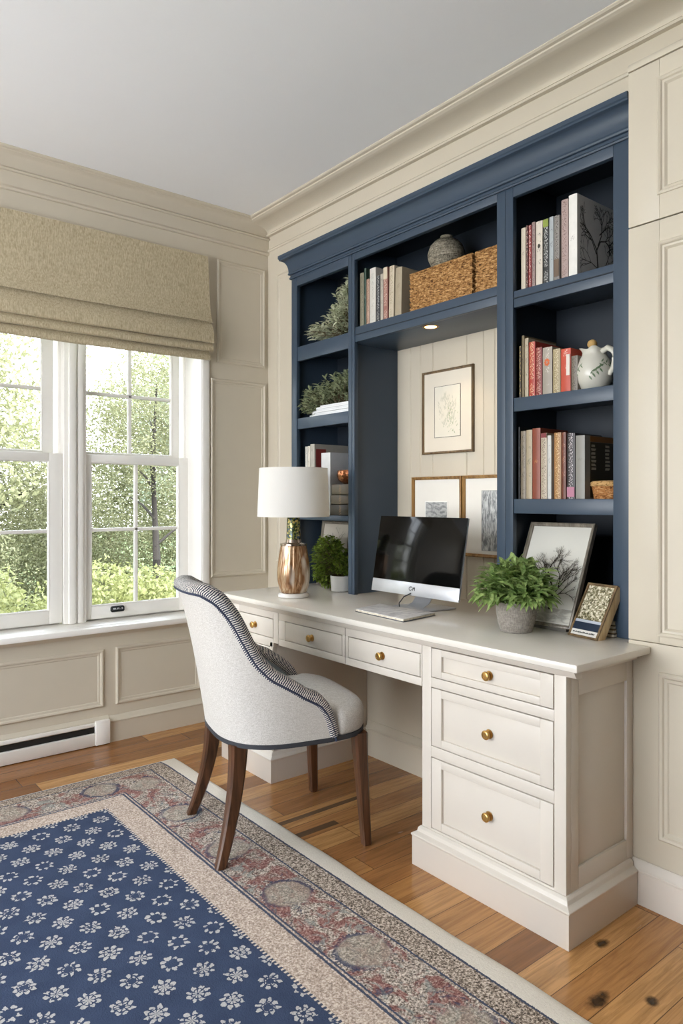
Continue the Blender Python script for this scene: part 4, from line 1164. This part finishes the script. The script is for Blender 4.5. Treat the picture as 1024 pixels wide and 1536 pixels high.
def olive(q, cv, hw, h, d):
    part('cover_picture', MB().box(.035, d, -hw-.0007, -hw+.001, .004, h*.9), plain('dark_olive_cover', '3A3019', .5), cv, local=True)
    part('amber_edge', MB().box(.035, d, -hw-.0007, -hw+.001, h*.905, h*.995), plain('amber_edge_strip', '8A5A22', .5), cv, local=True)
    m = MB(); r = random.Random(5)
    for x0 in (.038, .125):
        for k in range(7):
            y_ = h*.46+k*.013
            m.add([(x0+r.uniform(0, .004), -hw-.0012, y_), (x0+r.uniform(.024, .034), -hw-.0012, y_), (x0+r.uniform(.024, .034), -hw-.0012, y_+.008), (x0+r.uniform(0, .004), -hw-.0012, y_+.008)], [(0, 1, 2, 3)])
    part('cover_lettering', m, plain('pale_lettering', 'B9AF9C', .5), cv, local=True, smooth=0, keep=True)
book('grey spined book with dark olive cover beside the little wicker basket', 1.374, 1.339, z, .214, '8E8B84', '6B6862', .1, d=.2, group=g3, extra=olive)

g4 = 'books on the bridge shelf'; z = 2.0122
book('olive grey book at the left end of the bridge shelf', 2.500, 2.473, z, .250, '85806C', '56513F', .5, group=g4)
book('dark green topped book second on the bridge shelf', 2.471, 2.456, z, .266, '2F4438', '8FA08F', .2, group=g4)
book('pinkish tan book in front of the green one', 2.455, 2.433, z, .212, 'B0917E', '6B4C3E', .7, group=g4)
book('white book with worn spine on the bridge shelf', 2.431, 2.390, z, .254, 'CFCBC3', '8C8983', .5, group=g4)
book('black and white book on the bridge shelf', 2.388, 2.362, z, .210, '2C2C31', 'BDBDBD', .9, group=g4)
book('narrow light grey book right of the black one', 2.360, 2.341, z, .212, 'B0A89B', '6F675C', .4, group=g4)
book('faded rose book with cream top on the bridge shelf', 2.339, 2.311, z, .236, '9A6A5F', 'D9C9B6', .7, group=g4, extra=band(.78, .995, plain('cream_label', 'C9BDA6', .5)))
book('leaning cream book on the bridge shelf', 2.305, 2.273, z, .232, 'C6B9A3', '80745F', .6, group=g4, lean=1.2)
book('buff jacketed book next to the big basket', 2.266, 2.225, z, .214, 'A99C86', '746955', .25, group=g4, lean=1.5)

g5 = 'books on the lower left shelf'; z = 1.1432
book('slim white book at the left of the lower left shelf', 2.930, 2.909, z, .345, 'C9C5BC', '6E6A63', .4, group=g5)
book('pale cream book second on the lower left shelf', 2.907, 2.887, z, .346, 'D0C9BC', '7A7266', .4, group=g5)
book('tall grey book with red picture on the lower left shelf', 2.886, 2.850, z, .354, 'A9A49A', '6E6860', .1, group=g5, d=.22,
     extra=lambda q, cv, hw, h, d: (part('cover_picture', MB().box(.012, .075, -hw-.0007, -hw+.001, h*.66, h*.93), plain('red_cover_picture', '7C2E2C', .5), cv, local=True), part('cover_lettering', MB().box(.004, .08, -hw-.0007, -hw+.001, h*.35, h*.64), plain('dark_cover_foot', '3F3A30', .5), cv, local=True)))
book('thick white book behind the copper bowl', 2.795, 2.722, z, .305, 'D3D3D4', '6A6A6C', .2, group=g5, d=.2)
for k, (lab, cc, hh) in enumerate((('thick dark brown book at the bottom of the flat stack under the bowl', '3B2F22', .052), ('taupe book in the middle of the flat stack under the bowl', '6E6150', .046), ('grey brown book on top of the flat stack under the bowl', '7A6D5B', .050))):
    zz = z+(0, .0525, .099)[k]
    q = thing('book', lab, 'book', (2.15, 2.64, zz), 'flat books under the copper bowl')
    m = MB().box(2.128, 2.30, 2.558, 2.716-.006*k, zz, zz+.003).box(2.128, 2.30, 2.558, 2.716-.006*k, zz+hh-.003, zz+hh).box(2.128, 2.132, 2.558, 2.716-.006*k, zz, zz+hh)
    part('cover', m, book_mat(cc, 'B98F60', .8), q, bevel=.0008)
    part('pages', MB().box(2.132, 2.296, 2.561, 2.712-.006*k, zz+.003, zz+hh-.003), PAGES, q)

# stacked papers under the sage spray
for k in range(6):
    z = 1.6324+k*.0086
    w = (0, .004, -.003, .006, .002, .010)[k]
    q = thing('magazine', 'thin white magazine in the stack on the left shelf', 'magazine', (2.22, 2.70, z), 'white magazines stacked on the left shelf')
    part('pages', MB().box(2.124+w, 2.30, 2.556, 2.876-w*1.4-.012*k, z, z+.0080), plain('white_magazine_paper', ('DFE0E1', 'CFD2D6')[k % 2], .6), q)
    part('cover', MB().box(2.123+w, 2.30, 2.555, 2.877-w*1.4-.012*k, z+.0080, z+.0084), plain('grey_magazine_cover', '9EA6AE', .5), q)

# ------------------------------------------------------------------ baskets, vase, pitcher, bowl
def basket(label, x0, x1, y0, y1, z0, z1, mat, group=None):
    q = thing('basket', label, 'basket', ((x0+x1)/2, (y0+y1)/2, z0), group)
    m = MB(); n = 14; L = []
    per = [(x0, y0), (x1, y0), (x1, y1), (x0, y1)]
    pts = []
    for i in range(4):
        a, b_ = Vector(per[i]), Vector(per[(i+1) % 4]); k = 24
        for j in range(k): pts.append((a+(b_-a)*j/k))
    cx, cy = (x0+x1)/2, (y0+y1)/2
    # rows of plaited rope: each row a soft bulge, strands offset from row to row
    for r_ in range(n+1):
        for s_ in (0, 1):
            z = z0+(z1-z0)*(r_+.5*s_)/(n+.5); row = []
            for j, p in enumerate(pts):
                d = (p-Vector((cx, cy))); e = (.0025 if s_ else -.0012)+.0016*math.sin(j*2.1+r_*2.6)
                row.append((p.x+e*(1 if d.x > 0 else -1), p.y+e*(1 if d.y > 0 else -1), z))
            L.append(row)
    m.loops(L, True, False)
    part('woven_body', m, mat, q, smooth=60)
    part('lid', MB().box(x0+.003, x1-.003, y0+.003, y1-.003, z1-.012, z1-.002), mat, q)
    m = MB(); ring = [(x0, y0, z1-.003), (x1, y0, z1-.003), (x1, y1, z1-.003), (x0, y1, z1-.003)]
    for i in range(4): m.tube([ring[i], ring[(i+1) % 4]], .0055, 8)
    part('rim', m, mat, q, smooth=60)
    return q
basket('large seagrass basket with round vase on top', 2.132, 2.34, 1.826, 2.168, 2.0125, 2.176, SEAG, 'seagrass baskets')
basket('seagrass basket half hidden by the right post', 2.132, 2.34, 1.675, 1.808, 2.0125, 2.174, SEAG, 'seagrass baskets')
q = thing('wicker_basket', 'little coppery wicker basket at the right of the lower right shelf', 'basket', (2.18, 1.285, 1.2215))
def rr(x, y, a, b_, z, n=40, ex=3): 
    out = []
    for k in range(n):
        t_ = 2*math.pi*k/n; c, s = math.cos(t_), math.sin(t_)
        e = 1+.02*math.sin(k*2.4+z*900)
        out.append((x+a*e*math.copysign(abs(c)**(2/ex), c), y+b_*e*math.copysign(abs(s)**(2/ex), s), z))
    return out
m = MB().loops([rr(2.19, 1.285, .04+.006*k/6, .042+.007*k/6, 1.2215+.042*k/6) for k in range(7)], True, True)
part('woven_body', m, COPPERW, q, smooth=60)
m = MB().loops([rr(2.19, 1.285, .048, .051, 1.2635), rr(2.19, 1.285, .0505, .0525, 1.266), rr(2.19, 1.285, .0505, .0525, 1.276), rr(2.19, 1.285, .044, .047, 1.281), rr(2.19, 1.285, .02, .02, 1.283)], True, True)
part('lid', m, m_basket('pale_wicker_lid', '6B4A2A', 'C79F68', 1.5), q, smooth=60)
# round stone vase
vx, vy, vz = 2.235, 2.055, 2.1765
t = NT('weathered_stone_vase'); c = t.coord(); n = t.noise(c, 120, 4, .7)
mp = t.n('ShaderNodeMapping'); t.l(c, mp.inputs[0]); mp.inputs['Scale'].default_value = (12, 12, 260); n2 = t.noise(mp.outputs[0], 1, 2)
f = t.math('ADD', t.math('MULTIPLY', n, .6), t.math('MULTIPLY', n2, .4))
t.bsdf(t.ramp(f, [(.38, '3F3B33'), (.5, '7C7566'), (.64, 'A79F8E')]), .8, normal=t.bump(f, .6, .004), spec=.2)
q = thing('round_vase', 'round weathered grey stoneware vase standing on the large basket', 'vase', (vx, vy, vz))
P = [(.034, 0), (.044, .003), (.063, .026), (.0775, .062), (.0795, .082), (.0785, .088), (.0765, .090), (.077, .094), (.068, .120), (.052, .139), (.034, .149), (.024, .152), (.022, .157), (.026, .162), (.025, .165), (.018, .164), (.016, .15)]
part('body', MB().lathe(vx, vy, [(r, vz+z*.94) for r, z in P], 48), t.m, q, smooth=50)
# white pitcher
px, py, pz = 2.190, 1.338, 1.5877
GL = plain('white_glazed_china', 'C9C6BA', .22)
q = thing('pitcher', 'white china pitcher with green leaf pattern and cork stopper', 'pitcher', (px, py, pz))
L = []; n = 48
for r, z, ruf in ((.036, 0, 0), (.042, .004, 0), (.058, .028, 0), (.0645, .056, 0), (.062, .082, 0), (.051, .106, 0), (.040, .121, .02), (.037, .130, .06), (.040, .138, .12), (.044, .143, .16), (.040, .142, .16), (.033, .132, .06), (.030, .12, 0)):
    L.append([(px+r*(1+ruf*math.cos(5*a+.6))*math.cos(a), py+r*(1+ruf*math.cos(5*a+.6))*math.sin(a), pz+z+.02*ruf*math.cos(5*a+.6)) for a in (2*math.pi*k/n for k in range(n))])
part('body', MB().loops(L, True, True), GL, q, smooth=60)
m = MB()
hp = [(px-.012, py-.036, pz+.128), (px-.014, py-.058, pz+.137), (px-.016, py-.078, pz+.126), (px-.016, py-.085, pz+.10), (px-.014, py-.078, pz+.072), (px-.010, py-.062, pz+.048)]
m.tube(hp, [.009, .010, .0105, .010, .009, .008], 12)
part('handle', m, GL, q, smooth=60)
part('stopper', MB().sphere((px-.006, py+.004, pz+.160), .0165, 16, 10, (1, 1, .95)).lathe(px-.006, py+.004, [(.012, pz+.125), (.010, pz+.148)], 16), plain('pale_cork', 'B8955A', .7), q, smooth=60)
m = MB(); r_ = random.Random(12)
def on_body(a, z):
    T = [(.0, .036), (.028, .058), (.056, .0645), (.082, .062), (.106, .051), (.121, .040)]
    rad = interp(z, T)+.0006
    return Vector((px+rad*math.cos(a), py+rad*math.sin(a), pz+z))
def pleaf(a0, z0, a1, z1, w):
    P = []
    for t_, s in ((0, 0), (.3, -1), (.65, -.8), (1, 0), (.65, .8), (.3, 1)):
        a = a0+(a1-a0)*t_-s*w*(z1-z0)/.03; z = z0+(z1-z0)*t_+s*w*(a1-a0)*.03
        P.append(on_body(a, z))
    m.add(P, [(0, 1, 2, 5), (5, 2, 3, 4)][:1]+[(5, 2, 3, 4)])
base_a = math.pi+.55
for k in range(8):
    a0, z0 = base_a+(-.28+.09*k), .045+.004*k
    pleaf(a0, z0, a0+(.22 if k % 2 else .16), z0+(.018 if k % 2 else -.016), .10)
for k in range(7):
    a0, z0 = base_a+.25+.13*k, .085+.004*math.sin(k)
    pleaf(a0, z0, a0+.2, z0+(.014 if k % 2 else -.012), .10)
for k in range(5):
    a0, z0 = base_a-1.1+.08*k, .06+.006*k
    pleaf(a0, z0, a0+.16, z0+(.014 if k % 2 else -.012), .10)
part('leaf_pattern', m, plain('sage_glaze', '5F7356', .4), q, smooth=0, keep=True)
# copper bowl on the flat books
t = NT('hammered_copper'); c = t.coord(); v = t.n('ShaderNodeTexVoronoi'); t.l(c, v.inputs['Vector']); v.inputs['Scale'].default_value = 75
t.bsdf(t.mix(t.noise(c, 60, 3), lin('6E3A22'), lin('D08A5E')), .18, .85, normal=t.bump(v.outputs['Distance'], .7, .004))
cx, cy, cz = 2.205, 2.637, 1.143+.1495
q = thing('copper_bowl', 'hammered copper bowl on the flat stack of brown books', 'bowl', (cx, cy, cz))
part('body', MB().lathe(cx, cy, [(.040, cz), (.046, cz+.002), (.069, cz+.02), (.078, cz+.042), (.075, cz+.062), (.070, cz+.068), (.068, cz+.064), (.07, cz+.042), (.06, cz+.018), (.01, cz+.008)], 40), t.m, q, smooth=60)

# ------------------------------------------------------------------ outdoors
GZ = -.7
struct('ground', MB().box(-14, 22, 3.95, 40, GZ-.2, GZ), plain('lawn_green', '5C7038', .9))
def foliage_mesh(name, n, clumps, rad, lsize, seed, mat, asp=.5):
    r = random.Random(seed); vs, fs = [], []
    cl = []
    for i in range(clumps):
        while True:
            q = Vector((r.uniform(-1, 1), r.uniform(-1, 1), r.uniform(-1, 1)))
            if q.length < 1: break
        cl.append((Vector((q.x*rad[0], q.y*rad[1], q.z*rad[2])), r.uniform(.22, .42)*min(rad)))
    for i in range(n):
        c, cr = cl[r.randrange(clumps)]
        d = Vector((r.gauss(0, 1), r.gauss(0, 1), r.gauss(0, 1))).normalized()
        p = c+d*cr*r.uniform(.75, 1.1)+Vector((0, 0, .1*cr))
        a = Vector((r.gauss(0, 1), r.gauss(0, 1), r.gauss(0, .6))).normalized()
        b_ = a.cross(d+Vector((r.uniform(-.6, .6), r.uniform(-.6, .6), r.uniform(-.2, .8))))
        if b_.length < .01: continue
        b_.normalize(); s = lsize*r.uniform(.6, 1.3); o = len(vs)
        vs += [tuple(p-a*s), tuple(p+b_*s*asp), tuple(p+a*s), tuple(p-b_*s*asp)]; fs.append((o, o+1, o+2, o+3))
    me = bpy.data.meshes.new(name); me.from_pydata(vs, [], fs); me.materials.append(mat); return me
OA = m_leaf('sunlit_tree_leaf', '77795A', 'ABAC86', .35)
OB = m_leaf('deep_tree_leaf', '595B42', '8E8F6C', .35)
OC_ = m_leaf('lime_shrub_leaf', '6E7342', '9C9F6C', .4)
OD = m_leaf('blue_pine_needle', '7C8D76', 'B4C0A8', .3)
BARK = plain('grey_brown_bark', '2F2A26', .9)
me_tree = [foliage_mesh('crown_a', 34000, 100, (1.9, 1.7, 2.0), .036, 1, OA), foliage_mesh('crown_b', 24000, 80, (1.7, 1.7, 1.9), .034, 2, OB), foliage_mesh('crown_p', 7000, 40, (.9, .9, 2.4), .06, 3, OD, .14)]
me_shrub = [foliage_mesh('shrub_a', 8000, 30, (1.0, .8, .6), .028, 4, OC_), foliage_mesh('shrub_b', 8000, 30, (1.1, .9, .8), .028, 5, OB)]
def tree(label, kind, x, y, zc, s, sz=1., group=None, rz=0):
    q = thing('leafy_tree', label, 'tree', (x, y, GZ), group)
    o = bpy.data.objects.new('crown', me_tree[kind]); COL.objects.link(o); o.parent = q; o.location = (0, 0, zc-GZ); o.scale = (s, s, s*sz); o.rotation_euler = (0, 0, rz)
    m = MB(); h = zc-GZ+.9*s
    m.tube([(0, 0, -.05), (.03, .02, h*.35), (-.02, .03, h*.7), (.02, 0, h)], [.12*s, .10*s, .07*s, .025*s], 10)
    for k in range(5):
        a = k*1.9; zb_ = h*(.4+.1*k); m.tube([(0, 0, zb_), (.45*s*math.cos(a), .45*s*math.sin(a), zb_+.35*s), (.9*s*math.cos(a), .9*s*math.sin(a), zb_+.55*s)], [.04*s, .028*s, .012*s], 6)
    part('trunk', m, BARK, q, local=True, smooth=60)
def shrub(label, kind, x, y, s, sz=1., group=None, rz=0):
    q = thing('garden_shrub', label, 'shrub', (x, y, GZ), group)
    o = bpy.data.objects.new('foliage', me_shrub[kind]); COL.objects.link(o); o.parent = q; o.location = (0, 0, .62*s*sz); o.scale = (s, s, s*sz); o.rotation_euler = (0, 0, rz)
    m = MB()
    for k in range(5):
        a = k*1.3; m.tube([(0, 0, -.03), (.2*s*math.cos(a), .2*s*math.sin(a), .4*s), (.5*s*math.cos(a), .4*s*math.sin(a), .8*s*sz)], [.02, .014, .006], 6)
    part('stems', m, BARK, q, local=True)
TG, SG = 'leafy trees beyond the windows', 'shrubs under the windows'
tree('tall sunlit tree filling the upper left window', 0, .75, 10.5, 3.6, 1.25, 1.2, TG)
tree('slender blue green pine in the right window', 2, 5.75, 11.6, 3.0, 1.0, 1.05, TG, 1.)
tree('dark trunked tree close outside the right window', 1, 3.75, 8.3, 2.2, .5, .9, TG, .4)
la = 'rounded tree in the woodland beyond the windows'
for i, (x, y, zc, s, k) in enumerate(((2.9, 13.2, .7, 1.0, 1), (4.9, 14.4, .75, 1.0, 0), (7.0, 12.8, 2.4, 1.2, 0), (.1, 12.6, 2.3, 1.2, 1), (-2.9, 11.5, 2.4, 1.25, 0), (10.4, 12.4, 2.6, 1.3, 1), (1.6, 17.2, 2.6, 1.4, 1), (3.4, 10.6, .4, .62, 1), (5.3, 10.0, .5, .68, 1), (1.2, 8.7, .4, .6, 1), (7.6, 9.2, 1.2, .9, 1), (-1.3, 8.9, .8, .8, 1), (11.0, 17, 2.2, 1.5, 0), (-3, 17, 3, 1.6, 1))):
    tree(la, k, x, y, zc, s, 1, TG, i*1.1)
lb = 'lime green shrub growing low outside the windows'
for i, (x, y, s) in enumerate(((1.15, 5.7, .95), (1.85, 6.2, .86), (2.5, 6.4, .88), (3.15, 6.7, .84), (3.85, 6.5, .88), (.25, 5.9, .98), (-.9, 6.1, 1.0), (4.9, 6.6, .95))):
    shrub(lb, 0, x, y, s, 1.15, SG, i*1.7)
# ------------------------------------------------------------------ light, sky, camera
w = bpy.data.worlds.new('sky'); SC.world = w; w.use_nodes = True
nt = w.node_tree; bg = nt.nodes['Background']
tc = nt.nodes.new('ShaderNodeTexCoord'); sp = nt.nodes.new('ShaderNodeSeparateXYZ'); nt.links.new(tc.outputs['Generated'], sp.inputs[0])
rp = nt.nodes.new('ShaderNodeValToRGB'); nt.links.new(sp.outputs[2], rp.inputs[0])
rp.color_ramp.elements[0].position = 0.; rp.color_ramp.elements[0].color = (.96, .98, 1, 1)
rp.color_ramp.elements[1].position = .7; rp.color_ramp.elements[1].color = (.78, .88, 1, 1)
nt.links.new(rp.outputs[0], bg.inputs[0]); bg.inputs[1].default_value = SKY
def light(name, typ, loc, tgt, en, col, **k):
    d = bpy.data.lights.new(name, typ); d.energy = en; d.color = col
    for a, b_ in k.items(): setattr(d, a, b_)
    o = bpy.data.objects.new(name, d); COL.objects.link(o); o.location = loc
    o.rotation_euler = (Vector(tgt)-Vector(loc)).to_track_quat('-Z', 'Y').to_euler(); return o
light('sun', 'SUN', (0, 0, 10), (-.35, 1, 10-1.05), SUN, (1, .95, .86), angle=R(1.5))
# added area lamp in an unseen side opening, filling the room
light('side_opening_fill', 'AREA', (LX-.08, 1.65, 1.45), (1.5, 1.5, 1.6), SIDE, (.97, .985, 1), shape='RECTANGLE', size=3.0, size_y=1.9)
light('downlight_beam', 'SPOT', (2.166, 2.081, 1.938), (2.28, 2.085, 1.0), 4.5, (1, .72, .42), spot_size=R(95), spot_blend=.6, shadow_soft_size=.02)
cam = bpy.data.cameras.new('camera'); co = bpy.data.objects.new('camera', cam); COL.objects.link(co); SC.camera = co
co.location = (0, 0, 1.22); co.rotation_euler = (R(90), 0, R(-39))
cam.sensor_fit = 'HORIZONTAL'; cam.sensor_width = 36; cam.lens = 36*1066/1024; cam.shift_y = -19/1024; cam.clip_start = .05
SC.view_settings.view_transform = 'Standard'; SC.view_settings.look = 'None'; SC.view_settings.gamma = 1
SC.view_settings.exposure = EXPO; SC.view_settings.use_curve_mapping = False
SC.cycles.use_denoising = True; SC.cycles.max_bounces = 10; SC.cycles.diffuse_bounces = 6; SC.cycles.transparent_max_bounces = 12
SC.cycles.sample_clamp_indirect = 6; SC.cycles.caustics_reflective = False; SC.cycles.caustics_refractive = False
